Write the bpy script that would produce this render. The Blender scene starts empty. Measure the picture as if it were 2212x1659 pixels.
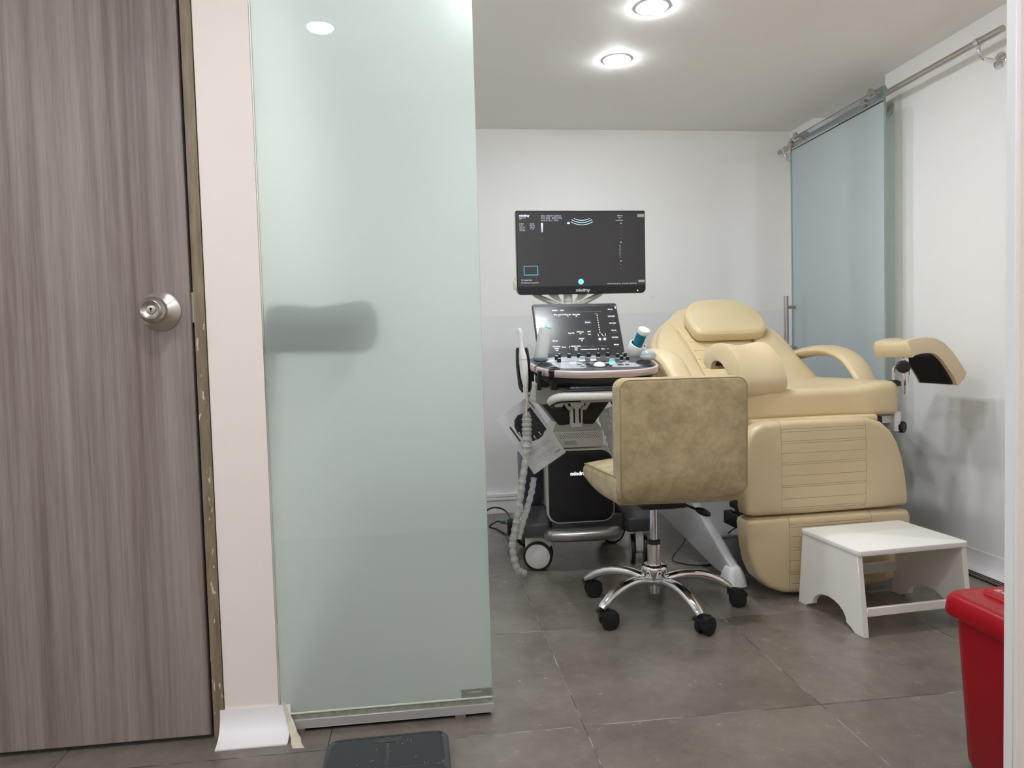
import bpy, bmesh, math, random
from mathutils import Matrix, Vector
C = bpy.context.scene.collection
PI = math.pi
random.seed(7)

# ---------------------------------------------------------------- camera
cam = bpy.data.cameras.new('camera')
cam.sensor_width = 36.0
cam.lens = 1579.99 / 2212 * 36.0
cam.clip_start = 0.02
camo = bpy.data.objects.new('camera', cam)
C.objects.link(camo)
R_ = Vector((0.99207974, -0.12252293, -0.02767544))
U_ = Vector((0.03330334, 0.04412609, 0.99847072))
F_ = Vector((0.12111435, 0.99148425, -0.04785703))
mw = Matrix((R_, U_, -F_)).transposed().to_4x4()
mw.translation = (0, 0, 0.9039)
camo.matrix_world = mw
bpy.context.scene.camera = camo

# ---------------------------------------------------------------- world and exposure
sc = bpy.context.scene
w = bpy.data.worlds.new('world'); sc.world = w
w.use_nodes = True
w.node_tree.nodes['Background'].inputs[0].default_value = (0.75, 0.78, 0.8, 1)
w.node_tree.nodes['Background'].inputs[1].default_value = 0.05
sc.view_settings.view_transform = 'Standard'
sc.view_settings.look = 'None'
sc.view_settings.gamma = 1
sc.view_settings.use_curve_mapping = False
sc.view_settings.exposure = 0.9
sc.cycles.use_denoising = True
sc.cycles.max_bounces = 10
sc.cycles.diffuse_bounces = 6
sc.cycles.glossy_bounces = 5
sc.cycles.transmission_bounces = 8
sc.cycles.transparent_max_bounces = 12
sc.cycles.sample_clamp_indirect = 4.0
ROOM_LIGHT = 150.0      # emission of the round ceiling lamps in the examination room
HALL_LIGHT = 172.0      # emission of the mirrored lamp and the added ones on the camera's side
BACK_LIGHT = 100.0      # added lamp that brightens the sliding door's glass from behind

# ---------------------------------------------------------------- colour and material helpers
def srgb(*c):
    if len(c) == 1 and isinstance(c[0], tuple): c = c[0]
    out = []
    for v in c[:3]:
        v = v / 255.0
        out.append(v / 12.92 if v <= 0.04045 else ((v + 0.055) / 1.055) ** 2.4)
    return tuple(out) + (1.0,)

class NT:
    """small node-tree builder"""
    def __init__(s, name):
        s.m = bpy.data.materials.new(name); s.m.use_nodes = True
        s.t = s.m.node_tree; s.t.nodes.clear()
        s.out = s.t.nodes.new('ShaderNodeOutputMaterial')
    def n(s, kind, ins=None, **kw):
        nd = s.t.nodes.new(kind)
        for k, v in kw.items(): setattr(nd, k, v)
        for k, v in (ins or {}).items():
            if isinstance(v, bpy.types.NodeSocket): s.t.links.new(v, nd.inputs[k])
            else: nd.inputs[k].default_value = v
        return nd
    def math(s, op, a, b=0.0, c=0.0):
        return s.n('ShaderNodeMath', {0: a, 1: b, 2: c}, operation=op).outputs[0]
    def mix(s, f, a, b):
        nd = s.n('ShaderNodeMix', {0: f, 6: a, 7: b}, data_type='RGBA')
        return nd.outputs[2]
    def coord(s, kind='Object', scale=(1, 1, 1), loc=(0, 0, 0)):
        tc = s.n('ShaderNodeTexCoord').outputs[kind]
        return s.n('ShaderNodeMapping', {0: tc, 1: loc, 3: scale}).outputs[0]
    def noise(s, vec, scale, detail=4, rough=0.5):
        return s.n('ShaderNodeTexNoise', {'Vector': vec, 'Scale': scale, 'Detail': detail, 'Roughness': rough}).outputs[0]
    def ramp(s, f, lo, hi):
        return s.n('ShaderNodeMapRange', {0: f, 1: lo, 2: hi, 3: 0.0, 4: 1.0}).outputs[0]
    def bump(s, h, strength=0.3, dist=0.002, normal=None):
        d = {'Height': h, 'Strength': strength, 'Distance': dist}
        if normal is not None: d['Normal'] = normal
        return s.n('ShaderNodeBump', d).outputs[0]
    def bsdf(s, **kw):
        ins = {}
        names = dict(color='Base Color', rough='Roughness', metal='Metallic', normal='Normal', coat='Coat Weight',
                     coatr='Coat Roughness', trans='Transmission Weight', ior='IOR', alpha='Alpha', spec='Specular IOR Level',
                     emit='Emission Color', emits='Emission Strength', sheen='Sheen Weight', aniso='Anisotropic', sss='Subsurface Weight')
        for k, v in kw.items(): ins[names[k]] = v
        return s.n('ShaderNodeBsdfPrincipled', ins).outputs[0]
    def done(s, sh):
        s.t.links.new(sh, s.out.inputs[0]); return s.m

def mat(name, col, rough=0.5, metal=0.0, var=0.0, vscale=8.0, bumpn=0.0, bscale=200.0, bdist=0.001, **kw):
    t = NT(name)
    c = srgb(col)
    if var or bumpn:
        v = t.coord('Object')
    if var:
        n = t.noise(v, vscale, 5, 0.6)
        lo = tuple(x * (1 - var) for x in c[:3]) + (1,); hi = tuple(min(1, x * (1 + var)) for x in c[:3]) + (1,)
        c = t.mix(t.ramp(n, 0.3, 0.7), lo, hi)
    d = dict(color=c, rough=rough, metal=metal)
    if bumpn: d['normal'] = t.bump(t.noise(v, bscale, 3, 0.6), bumpn, bdist)
    d.update(kw)
    return t.done(t.bsdf(**d))

def emis(name, col, strength):
    t = NT(name)
    return t.done(t.n('ShaderNodeEmission', {0: srgb(col), 1: strength}).outputs[0])

# ---------------------------------------------------------------- mesh helpers
I4 = Matrix.Identity(4)
def BM(): return bmesh.new()
def tr(x, y, z): return Matrix.Translation((x, y, z))
def rx(d): return Matrix.Rotation(math.radians(d), 4, 'X')
def ry(d): return Matrix.Rotation(math.radians(d), 4, 'Y')
def rz(d): return Matrix.Rotation(math.radians(d), 4, 'Z')
def align(p, axis, up=(0, 0, 1)):
    """matrix whose local Z runs along axis, origin at p"""
    z = Vector(axis).normalized(); u = Vector(up)
    if abs(z.dot(u)) > 0.98: u = Vector((0, 1, 0))
    x = u.cross(z).normalized(); y = z.cross(x)
    m = Matrix((x, y, z)).transposed().to_4x4(); m.translation = p
    return m
def plane(o, ux, uy):
    """matrix with local X along ux, local Y along uy, Z = their cross"""
    x = Vector(ux).normalized(); z = x.cross(Vector(uy)).normalized(); y = z.cross(x)
    m = Matrix((x, y, z)).transposed().to_4x4(); m.translation = o
    return m
def box(bm, c, s, M=I4):
    vs = [bm.verts.new(M @ Vector((c[0] + sx * s[0] / 2, c[1] + sy * s[1] / 2, c[2] + sz * s[2] / 2)))
          for sx in (-1, 1) for sy in (-1, 1) for sz in (-1, 1)]
    for f in ((0, 1, 3, 2), (4, 6, 7, 5), (0, 4, 5, 1), (2, 3, 7, 6), (0, 2, 6, 4), (1, 5, 7, 3)):
        bm.faces.new([vs[i] for i in f])
    return vs
def bx(bm, x0, x1, y0, y1, z0, z1, M=I4):
    return box(bm, ((x0 + x1) / 2, (y0 + y1) / 2, (z0 + z1) / 2), (x1 - x0, y1 - y0, z1 - z0), M)
def loft(bm, rings, cap=True, closed=True, tip=False):
    R = [[bm.verts.new(p) for p in r] for r in rings]
    n = len(R[0])
    for a, b in zip(R[:-1], R[1:]):
        for i in range(n if closed else n - 1):
            j = (i + 1) % n
            bm.faces.new((a[i], a[j], b[j], b[i]))
    if cap:
        bm.faces.new(list(reversed(R[0])))
        if tip:
            c = bm.verts.new(sum((v.co for v in R[-1]), Vector()) / n)
            for i in range(n): bm.faces.new((R[-1][i], R[-1][(i + 1) % n], c))
        else: bm.faces.new(R[-1])
    return R
def prism(bm, pts, z0, z1, M=I4):
    a = [M @ Vector((p[0], p[1], z0)) for p in pts]; b = [M @ Vector((p[0], p[1], z1)) for p in pts]
    loft(bm, [a, b])
def circ(r, n=24, cx=0, cy=0): return [(cx + r * math.cos(2 * PI * i / n), cy + r * math.sin(2 * PI * i / n)) for i in range(n)]
def rrect(w, h, r, n=6, cx=0, cy=0):
    rs = r if isinstance(r, (list, tuple)) else (r, r, r, r)   # corners: +x+y, -x+y, -x-y, +x-y
    out = []
    for k, (sx, sy) in enumerate(((1, 1), (-1, 1), (-1, -1), (1, -1))):
        q = rs[k]; ox = cx + sx * (w / 2 - q); oy = cy + sy * (h / 2 - q); a0 = k * PI / 2
        for i in range(n + 1):
            a = a0 + i / n * PI / 2
            out.append((ox + q * math.cos(a), oy + q * math.sin(a)))
    return out
def lathe(bm, prof, M=I4, n=28):
    rings = [[M @ Vector((r * math.cos(2 * PI * i / n), r * math.sin(2 * PI * i / n), z)) for i in range(n)] for r, z in prof]
    loft(bm, rings)
def cyl(bm, p0, p1, r0, r1=None, n=20):
    p0 = Vector(p0); p1 = Vector(p1); r1 = r0 if r1 is None else r1
    lathe(bm, [(r0, 0), (r1, (p1 - p0).length)], align(p0, p1 - p0), n)
def cr(pts, k=6):
    P = [Vector(p) for p in pts]; P = [2 * P[0] - P[1]] + P + [2 * P[-1] - P[-2]]; out = []
    for i in range(1, len(P) - 2):
        for j in range(k):
            t = j / k; a, b, c, d = P[i - 1:i + 3]
            out.append(0.5 * ((2 * b) + (c - a) * t + (2 * a - 5 * b + 4 * c - d) * t * t + (3 * b - a - 3 * c + d) * t ** 3))
    out.append(P[-2]); return out
def tube(bm, pts, r, n=12, flat=1.0, ref=None):
    P = [Vector(p) for p in pts]; N = len(P)
    rs = list(r) if isinstance(r, (list, tuple)) else [r] * N
    if len(rs) != N:
        rs = [rs[min(len(rs) - 1, int(i / (N - 1) * (len(rs) - 1)))] * (1 - ((i / (N - 1) * (len(rs) - 1)) % 1)) +
              rs[min(len(rs) - 1, int(i / (N - 1) * (len(rs) - 1)) + 1)] * ((i / (N - 1) * (len(rs) - 1)) % 1) for i in range(N)]
    t0 = (P[1] - P[0]).normalized()
    u = Vector(ref) if ref else (Vector((0, 0, 1)) if abs(t0.z) < 0.9 else Vector((1, 0, 0)))
    rings = []
    for i in range(N):
        t = (P[min(i + 1, N - 1)] - P[max(i - 1, 0)]).normalized()
        u = (u - t * u.dot(t)).normalized(); v = t.cross(u)
        rings.append([P[i] + rs[i] * (math.cos(2 * PI * k / n) * u * flat + math.sin(2 * PI * k / n) * v) for k in range(n)])
    loft(bm, rings)
def offs(pts, d):
    """move an outline inwards by about d (towards its neighbours' normal)"""
    n = len(pts); out = []
    area = sum(pts[i][0] * pts[(i + 1) % n][1] - pts[(i + 1) % n][0] * pts[i][1] for i in range(n))
    s = 1 if area > 0 else -1
    for i in range(n):
        a = Vector(pts[i - 1][:2]); b = Vector(pts[(i + 1) % n][:2]); t = b - a
        if t.length < 1e-9: t = Vector((1, 0))
        t.normalize(); out.append((pts[i][0] - s * t.y * d, pts[i][1] + s * t.x * d))
    return out
def pad(bm, pts, T, r, M=I4, crown=0.0, back_r=None, seg=5, rings=6):
    """upholstered pad: outline in local XY, back at z=0, rounded edge of radius r, front at z=T with a crown"""
    br = r * 0.6 if back_r is None else back_r
    cx = sum(p[0] for p in pts) / len(pts); cy = sum(p[1] for p in pts) / len(pts)
    lay = []
    for i in range(seg + 1):
        a = i / seg * PI / 2
        lay.append((offs(pts, br * (1 - math.sin(a))), br * (1 - math.cos(a))))
    for i in range(seg + 1):
        a = i / seg * PI / 2
        lay.append((offs(pts, r * (1 - math.cos(a))), T - r + r * math.sin(a)))
    base = lay[-1][0]
    for i in range(1, rings):
        s = 1 - i / rings
        lay.append(([(cx + (p[0] - cx) * s, cy + (p[1] - cy) * s) for p in base], T + crown * (1 - s * s)))
    loft(bm, [[M @ Vector((p[0], p[1], z)) for p in L] for L, z in lay], tip=True)
def bevel(bm, w, seg=2, ang=30):
    bmesh.ops.recalc_face_normals(bm, faces=bm.faces)
    es = [e for e in bm.edges if len(e.link_faces) == 2 and e.calc_face_angle(0) > math.radians(ang)]
    bmesh.ops.bevel(bm, geom=es, offset=w, segments=seg, affect='EDGES', clamp_overlap=True, profile=0.5)
    return bm

TM = {}
def part(name, bm, m, parent=None, label=None, world=False, smooth=True, ang=40, mats=None):
    bmesh.ops.recalc_face_normals(bm, faces=bm.faces)
    if world and parent is not None:
        bm.transform(TM[parent].inverted())
    me = bpy.data.meshes.new(name); bm.to_mesh(me); bm.free()
    for q in (mats or [m]): me.materials.append(q)
    if smooth:
        me.shade_smooth(); me.set_sharp_from_angle(angle=math.radians(ang))
    o = bpy.data.objects.new(name, me); C.objects.link(o)
    if parent is not None:
        o.parent = parent; TM[o] = TM[parent]
    else: TM[o] = I4
    if label: o['label'] = label
    return o
def thing(name, label, cat, loc=(0, 0, 0), rot=0, group=None):
    o = bpy.data.objects.new(name, None); C.objects.link(o)
    o.location = loc; o.rotation_euler = (0, 0, math.radians(rot)); o.empty_display_size = 0.1
    TM[o] = tr(*loc) @ rz(rot)
    return tag(o, label, cat, group)
def tag(o, label, cat, group=None):
    o['label'] = label; o['category'] = cat
    if group: o['group'] = group
    return o
def struct(name, bm, m, **kw):
    o = part(name, bm, m, **kw)
    if kw.get('parent') is None: o['kind'] = 'structure'
    return o
def text(name, body, size, m, parent, M, align_x='LEFT', spacing=1.0, ext=0.0, bold=0.0, world=False):
    cu = bpy.data.curves.new(name, 'FONT'); cu.body = body; cu.size = size; cu.align_x = align_x
    cu.space_line = spacing; cu.extrude = ext; cu.offset = bold; cu.resolution_u = 2
    to = bpy.data.objects.new(name, cu)
    me = bpy.data.meshes.new_from_object(to)
    bpy.data.objects.remove(to); bpy.data.curves.remove(cu)
    bm = bmesh.new(); bm.from_mesh(me); bpy.data.meshes.remove(me)
    bm.transform(M)
    return part(name, bm, m, parent, world=world, smooth=False)

# ---------------------------------------------------------------- materials
def wall_paint(name, col, var=0.02, rough=0.6, band=None):
    t = NT(name); v = t.coord('Object')
    c = t.mix(t.ramp(t.noise(v, 1.7, 4, 0.6), 0.3, 0.7), tuple(x * (1 - var) for x in srgb(col)[:3]) + (1,), tuple(min(1, x * (1 + var)) for x in srgb(col)[:3]) + (1,))
    if band:
        z = t.n('ShaderNodeSeparateXYZ', {0: v}).outputs[2]
        c = t.mix(t.math('LESS_THAN', z, band[0]), c, srgb(band[1]))
    if band:
        for (x, z, sx, sz) in ((1.30, 1.175, 0.035, 0.012), (1.235, 1.165, 0.02, 0.006), (1.085, 1.02, 0.012, 0.02), (1.55, 1.06, 0.02, 0.008)):
            d = t.n('ShaderNodeVectorMath', {0: t.n('ShaderNodeMapping', {0: v, 1: (-x / sx, 0, -z / sz), 3: (1 / sx, 0, 1 / sz)}).outputs[0]}, operation='LENGTH').outputs[1]
            k = t.math('MULTIPLY', t.ramp(d, 1.0, 0.1), t.ramp(t.noise(v, 60, 3), 0.4, 0.7))
            c = t.mix(t.math('MULTIPLY', k, 0.22), c, srgb(150, 148, 145))
    nb = t.math('ADD', t.noise(v, 9, 3, 0.5), t.math('MULTIPLY', t.noise(v, 140, 3, 0.6), 0.12))
    return t.done(t.bsdf(color=c, rough=rough, normal=t.bump(nb, 0.25, 0.004)))
M_WHITE = wall_paint('white_wall_paint', (240, 239, 236), band=(1.085, (233, 233, 233)))
M_WHITE2 = wall_paint('white_wall_paint_right', (240, 239, 238))
M_PINK = wall_paint('warm_wall_paint', (238, 229, 222), 0.02)
M_CEIL = wall_paint('ceiling_paint', (238, 235, 231), 0.012, 0.7)
M_HALL = wall_paint('hall_wall_paint', (236, 230, 224), 0.02)

def floor_mat():
    t = NT('grey_porcelain_tile'); tc = t.n('ShaderNodeTexCoord').outputs['Object']
    s = t.n('ShaderNodeSeparateXYZ', {0: tc}); T = 0.6
    ux = t.math('DIVIDE', t.math('SUBTRACT', s.outputs[0], 0.3552 - 6), T); uy = t.math('DIVIDE', t.math('SUBTRACT', s.outputs[1], 1.6737 - 6), T)
    wob = t.math('MULTIPLY', t.math('SUBTRACT', t.noise(tc, 14, 3), 0.5), 0.004)
    def edge(u):
        f = t.math('FRACT', t.math('ADD', u, wob)); return t.math('MINIMUM', f, t.math('SUBTRACT', 1.0, f))
    e = t.math('MULTIPLY', t.math('MINIMUM', edge(ux), edge(uy)), T)
    ex = t.math('MULTIPLY', edge(ux), T)
    grout = t.ramp(e, 0.0018, 0.0007)
    cell = t.n('ShaderNodeCombineXYZ', {0: t.math('FLOOR', ux), 1: t.math('FLOOR', uy), 2: 0.0}).outputs[0]
    wn = t.n('ShaderNodeTexWhiteNoise', {'Vector': cell}).outputs[0]
    vec = t.n('ShaderNodeVectorMath', {0: tc, 1: t.n('ShaderNodeVectorMath', {0: cell, 1: (7.3, 3.1, 5.7)}, operation='MULTIPLY').outputs[0]}, operation='ADD').outputs[0]
    n1 = t.noise(vec, 3.2, 7, 0.62); n2 = t.noise(vec, 22, 5, 0.65); n3 = t.noise(vec, 160, 2, 0.5)
    f = t.math('ADD', t.math('MULTIPLY', n1, 0.62), t.math('ADD', t.math('MULTIPLY', n2, 0.28), t.math('MULTIPLY', n3, 0.1)))
    c = t.mix(t.ramp(f, 0.36, 0.64), srgb(98, 92, 85), srgb(131, 124, 115))
    c = t.mix(t.math('MULTIPLY', wn, 0.22), c, srgb(112, 104, 96))
    gn = t.ramp(t.noise(tc, 11, 3), 0.45, 0.6)
    c = t.mix(grout, c, t.mix(gn, srgb(58, 53, 48), srgb(160, 153, 142)))
    sp = t.math('GREATER_THAN', t.noise(tc, 70, 1), 0.845)
    c = t.mix(sp, c, srgb(158, 152, 142))
    r = t.math('ADD', 0.14, t.math('MULTIPLY', n2, 0.2))
    r = t.math('ADD', r, t.math('MULTIPLY', grout, 0.3))
    return t.done(t.bsdf(color=c, rough=r, normal=t.bump(t.math('SUBTRACT', 1.0, grout), 0.4, 0.001), spec=0.5))
M_FLOOR = floor_mat()

def door_mat():
    t = NT('grey_brown_wood_laminate'); v = t.coord('Object', (60, 1, 1.1)); v2 = t.coord('Object', (9, 1, 0.35)); v3 = t.coord('Object', (260, 1, 9))
    f = t.math('ADD', t.math('MULTIPLY', t.noise(v, 1.0, 5, 0.6), 0.45), t.math('ADD', t.math('MULTIPLY', t.noise(v2, 1.0, 4, 0.55), 0.38), t.math('MULTIPLY', t.noise(v3, 1.0, 3, 0.6), 0.17)))
    c = t.mix(t.ramp(f, 0.38, 0.62), srgb(110, 96, 92), srgb(158, 147, 141))
    return t.done(t.bsdf(color=c, rough=0.42, normal=t.bump(f, 0.1, 0.001)))
M_DOOR = door_mat()
M_DOOR_EDGE = mat('door_edge_band', (120, 108, 98), 0.5)
def frame_mat():
    t = NT('brown_door_frame'); v = t.coord('Object', (30, 30, 3))
    f = t.noise(v, 3, 5, 0.6)
    c = t.mix(t.ramp(f, 0.35, 0.65), srgb(112, 99, 80), srgb(140, 126, 104))
    v2 = t.coord('Object'); z = t.n('ShaderNodeSeparateXYZ', {0: v2}).outputs[2]
    chip = t.math('MULTIPLY', t.math('GREATER_THAN', t.noise(t.coord('Object', (60, 60, 14)), 2.0, 3), 0.66), t.math('LESS_THAN', z, 1.0))
    c = t.mix(chip, c, srgb(200, 190, 178))
    return t.done(t.bsdf(color=c, rough=0.5))
M_FRAME = frame_mat()
M_TRIMW = mat('white_trim', (236, 236, 236), 0.35)
M_COVE = mat('white_vinyl_cove', (240, 238, 240), 0.4)
M_ALU = mat('brushed_aluminium', (176, 174, 172), 0.32, 0.85)
M_STEEL = mat('satin_steel', (190, 184, 176), 0.28, 1.0, bumpn=0.05, bscale=90)
M_CHROME = mat('chrome', (225, 225, 228), 0.06, 1.0)
M_BLACK = mat('black_plastic', (22, 22, 24), 0.4)
M_BLACKM = mat('matte_black', (16, 16, 17), 0.75)
M_DARK = mat('dark_gap', (14, 12, 11), 0.9)
M_PUTTY = mat('old_putty', (205, 200, 180), 0.8, var=0.15, vscale=40)
M_LAMP = emis('lamp_lens', (244, 250, 255), ROOM_LIGHT)
M_LAMPH = emis('lamp_lens_hall', (244, 248, 255), HALL_LIGHT)
M_LAMPB = emis('added_lamp_back', (240, 246, 255), BACK_LIGHT)

# glass acid-etched on its far side: a clear reflecting front, a blurring back
def clear_glass(name, tint=(244, 250, 248), rmin=0.0):
    t = NT(name)
    fc = t.n('ShaderNodeLayerWeight', {0: 0.5}).outputs[1]
    fr = t.math('ADD', 0.045, t.math('MULTIPLY', t.math('POWER', fc, 5.0), 0.9))
    tb = t.n('ShaderNodeBsdfTransparent', {0: srgb(tint)}).outputs[0]
    gb = t.n('ShaderNodeBsdfGlossy', {0: (1, 1, 1, 1), 1: 0.01}).outputs[0]
    return t.done(t.n('ShaderNodeMixShader', {0: fr, 1: tb, 2: gb}).outputs[0])
def frosted(name, col=(241, 246, 243), fthru=0.40, rough=0.55, fdiff=0.46):
    t = NT(name)
    rf = t.n('ShaderNodeBsdfRefraction', {0: srgb(col), 1: rough, 2: 1.3}).outputs[0]
    tl = t.n('ShaderNodeBsdfTranslucent', {0: srgb(col)}).outputs[0]
    df = t.n('ShaderNodeBsdfDiffuse', {0: srgb(col)}).outputs[0]
    m1 = t.n('ShaderNodeMixShader', {0: fdiff, 1: tl, 2: df}).outputs[0]
    return t.done(t.n('ShaderNodeMixShader', {0: fthru, 1: m1, 2: rf}).outputs[0])
M_GL_FRONT = clear_glass('glass_front_face')
M_GL_EDGE = mat('green_glass_edge', (120, 150, 140), 0.15, trans=0.5)
M_GL_BACK = frosted('etched_glass_back_face')
M_GD_FRONT = clear_glass('door_glass_face', (238, 244, 248))
M_GD_BACK = frosted('door_etched_glass_face', (236, 238, 237), 0.16, 0.8, 0.6)

# ---------------------------------------------------------------- the setting
ZC = 2.09
XR = 2.115
YB = 3.98
XL = -0.372
YG = 1.77
bm = BM(); bx(bm, -2.3, 3.6, -0.6, 4.1, -0.1, 0.0); struct('floor', bm, M_FLOOR, smooth=False)
bm = BM(); bx(bm, -2.3, 3.6, -0.6, 4.1, ZC, ZC + 0.1); struct('ceiling', bm, M_CEIL, smooth=False)
bm = BM(); bx(bm, XL - 0.1, 3.6, YB, YB + 0.12, 0, ZC); struct('wall_back', bm, M_WHITE, smooth=False)
# the right wall stops at the sliding door's opening and goes on as a short stub in the far corner
bm = BM(); bx(bm, XR, XR + 0.14, 1.045, 3.125, 0, ZC); bx(bm, XR, XR + 0.14, 3.735, YB, 0, ZC)
struct('wall_right', bm, M_WHITE2, smooth=False)
bm = BM(); bx(bm, 3.45, 3.6, 0.9, YB, 0, ZC); struct('wall_beyond_door', bm, M_HALL, smooth=False)
bm = BM(); bx(bm, XR + 0.14, 3.45, 2.35, 2.45, 0, ZC); struct('wall_beyond_front', bm, M_HALL, smooth=False)
# end of the wall beside the camera, running off to the right
bm = BM(); bx(bm, 0.927, 3.6, 0.9, 1.045, 0, ZC); struct('wall_right_end', bm, M_PINK, smooth=False)
bm = BM(); bx(bm, 0.921, 0.940, 1.041, 1.0605, 0, ZC); bevel(bm, 0.001, 1); struct('trim_1', bm, M_TRIMW)
# the warm-coloured wall with the timber door, its strip beside the glass and the room's left wall
bm = BM(); bx(bm, -0.492, XL + 0.004, YG + 0.002, YG + 0.12, 0.0, ZC); bx(bm, -2.3, -1.42, YG + 0.002, YG + 0.12, 0, ZC)
bx(bm, -1.42, -0.492, YG + 0.002, YG + 0.12, 2.06, ZC)
struct('wall_left', bm, M_PINK, smooth=False)
bm = BM(); bx(bm, XL - 0.1, XL, YG + 0.12, YB, 0, ZC); struct('wall_left_inside', bm, M_WHITE2, smooth=False)
bm = BM(); bx(bm, -2.4, -2.3, -0.6, YG + 0.1, 0, ZC); struct('wall_left_hall', bm, M_HALL, smooth=False)
bm = BM(); bx(bm, -2.3, 3.6, -0.25, -0.12, 0, ZC); struct('wall_front', bm, M_HALL, smooth=False)
bm = BM(); bx(bm, 3.45, 3.6, -0.2, 0.9, 0, ZC); struct('wall_right_hall', bm, M_HALL, smooth=False)

# timber door with its knob
bm = BM(); bx(bm, -1.40, -0.524, YG - 0.004, YG + 0.036, 0.012, 2.035); bevel(bm, 0.0015, 1)
door = struct('door_1', bm, M_DOOR)
TM[door] = I4
def knob():
    c = Vector((-0.589, YG - 0.004, 1.012)); A = align(c, (0, -1, 0))
    bm = BM(); lathe(bm, [(0.044, 0), (0.0445, 0.003), (0.040, 0.006), (0.020, 0.015), (0.0175, 0.017)], A, 48)
    ro = part('knob_rose', bm, M_STEEL, door)
    bm = BM(); lathe(bm, [(0.014, 0.012), (0.0155, 0.024), (0.024, 0.032), (0.0295, 0.044), (0.0298, 0.052), (0.0262, 0.062), (0.0225, 0.068), (0.0205, 0.069), (0.0095, 0.060)], A, 48)
    kn = part('door_knob', bm, M_STEEL, door)
    bm = BM(); lathe(bm, [(0.0095, 0.059), (0.0095, 0.0625), (0.0085, 0.063)], A, 32)
    cy = part('lock_cylinder', bm, M_ALU, kn, label='round keyhole cylinder')
    bm = BM(); box(bm, (0, 0, 0.063), (0.0016, 0.010, 0.0008), A); box(bm, (0, 0.002, 0.063), (0.004, 0.004, 0.0008), A)
    part('keyhole', bm, M_DARK, kn)
knob()
bm = BM(); bx(bm, -0.518, -0.494, YG - 0.001, YG + 0.05, 0.0, 2.06)
bx(bm, -1.42, -0.494, YG - 0.001, YG + 0.05, 2.040, 2.06); bx(bm, -1.425, -1.403, YG - 0.001, YG + 0.05, 0, 2.06); struct('trim_2', bm, M_FRAME, smooth=False)
bm = BM(); bx(bm, -0.524, -0.518, YG + 0.012, YG + 0.05, 0.0, 2.04); struct('door_gap_shade', bm, M_DARK, smooth=False)  # dark strip filling the door gap in place of its shade
bm = BM(); bx(bm, -0.5245, -0.519, YG + 0.004, YG + 0.03, 0.985, 1.055); part('latch_plate', bm, M_ALU, door)

# white cove below the strip of wall, with its rough right end
def cove(name, x0, x1, y, h, d, m, sgn=-1, n=10, vertical=False):
    bm = BM(); prof = [(0.0, h)]
    for i in range(n + 1):
        a = i / n * PI / 2
        prof.append((0.004 + (d - 0.004) * (1 - math.cos(a)) ** 1.1, h * (1 - math.sin(a)) * 0.97 + 0.003))
    prof += [(d, 0.0), (0.0, 0.0)]
    rings = []
    for x in (x0, x1):
        rings.append([Vector((x, y + sgn * p, z)) if not vertical else Vector((y + sgn * p, x, z)) for p, z in prof])
    loft(bm, rings)
    return struct(name, bm, m)
cove('baseboard_left', -0.502, -0.340, YG + 0.001, 0.068, 0.060, M_COVE)
bm = BM()
rings = []
for i in range(9):
    a = i / 8; d = 0.004 + 0.075 * a ** 2.0; z = 0.075 * (1 - a) ** 1.6 + 0.001
    rings.append([Vector((XL + 0.012 + 0.035 * a + random.uniform(-.002, .002), YG - d, z)), Vector((XL + 0.020 + 0.052 * a + random.uniform(-.003, .003), YG - d, z - 0.001)),
                  Vector((XL + 0.020 + 0.052 * a, YG - d + 0.004, max(0, z - 0.006))), Vector((XL + 0.012 + 0.035 * a, YG - d + 0.004, max(0, z - 0.006)))])
loft(bm, rings); part('putty_seam', bm, M_PUTTY, bpy.data.objects['baseboard_left'], label='crumbling putty at the end of the cove')
# back skirting: two raised cable trunking strips over a white skirting
bm = BM(); bx(bm, XL, XR, YB - 0.014, YB + 0.001, 0, 0.075); bevel(bm, 0.002, 1); bb = struct('baseboard_back', bm, M_TRIMW)
TM[bb] = I4
bm = BM(); bx(bm, XL, 1.9, YB - 0.022, YB - 0.0005, 0.076, 0.091); bx(bm, XL, 1.9, YB - 0.020, YB - 0.0005, 0.093, 0.112); bevel(bm, 0.002, 1)
part('cable_trunking', bm, M_TRIMW, bb, label='white double cable trunking on the skirting')
# right wall: white cove and the dark floor track beside it
cove('baseboard_right', 1.06, 3.12, XR, 0.075, 0.05, M_COVE, -1, 10, True)
bm = BM(); bx(bm, XR - 0.088, XR - 0.052, 1.3, 3.1, 0.0, 0.004); tk = struct('trim_4', bm, M_DARK, smooth=False)
TM[tk] = I4
bm = BM()
for x in (XR - 0.0855, XR - 0.0705, XR - 0.057): bx(bm, x, x + 0.003, 1.3, 3.1, 0.004, 0.010)
part('floor_track', bm, M_ALU, tk)
# casing of the opening: fixed strip of glass and painted edges
bm = BM(); bx(bm, XR - 0.006, XR + 0.004, 3.045, 3.125, 0.0, 1.965); bevel(bm, 0.001, 1); struct('trim_5', bm, mat('pale_green_trim', (196, 204, 196), 0.25))
bm = BM(); bx(bm, XR - 0.010, XR + 0.004, 3.010, 3.045, 0.0, 1.965); bevel(bm, 0.001, 1); struct('trim_6', bm, mat('pale_grey_trim', (214, 216, 208), 0.3))

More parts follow.
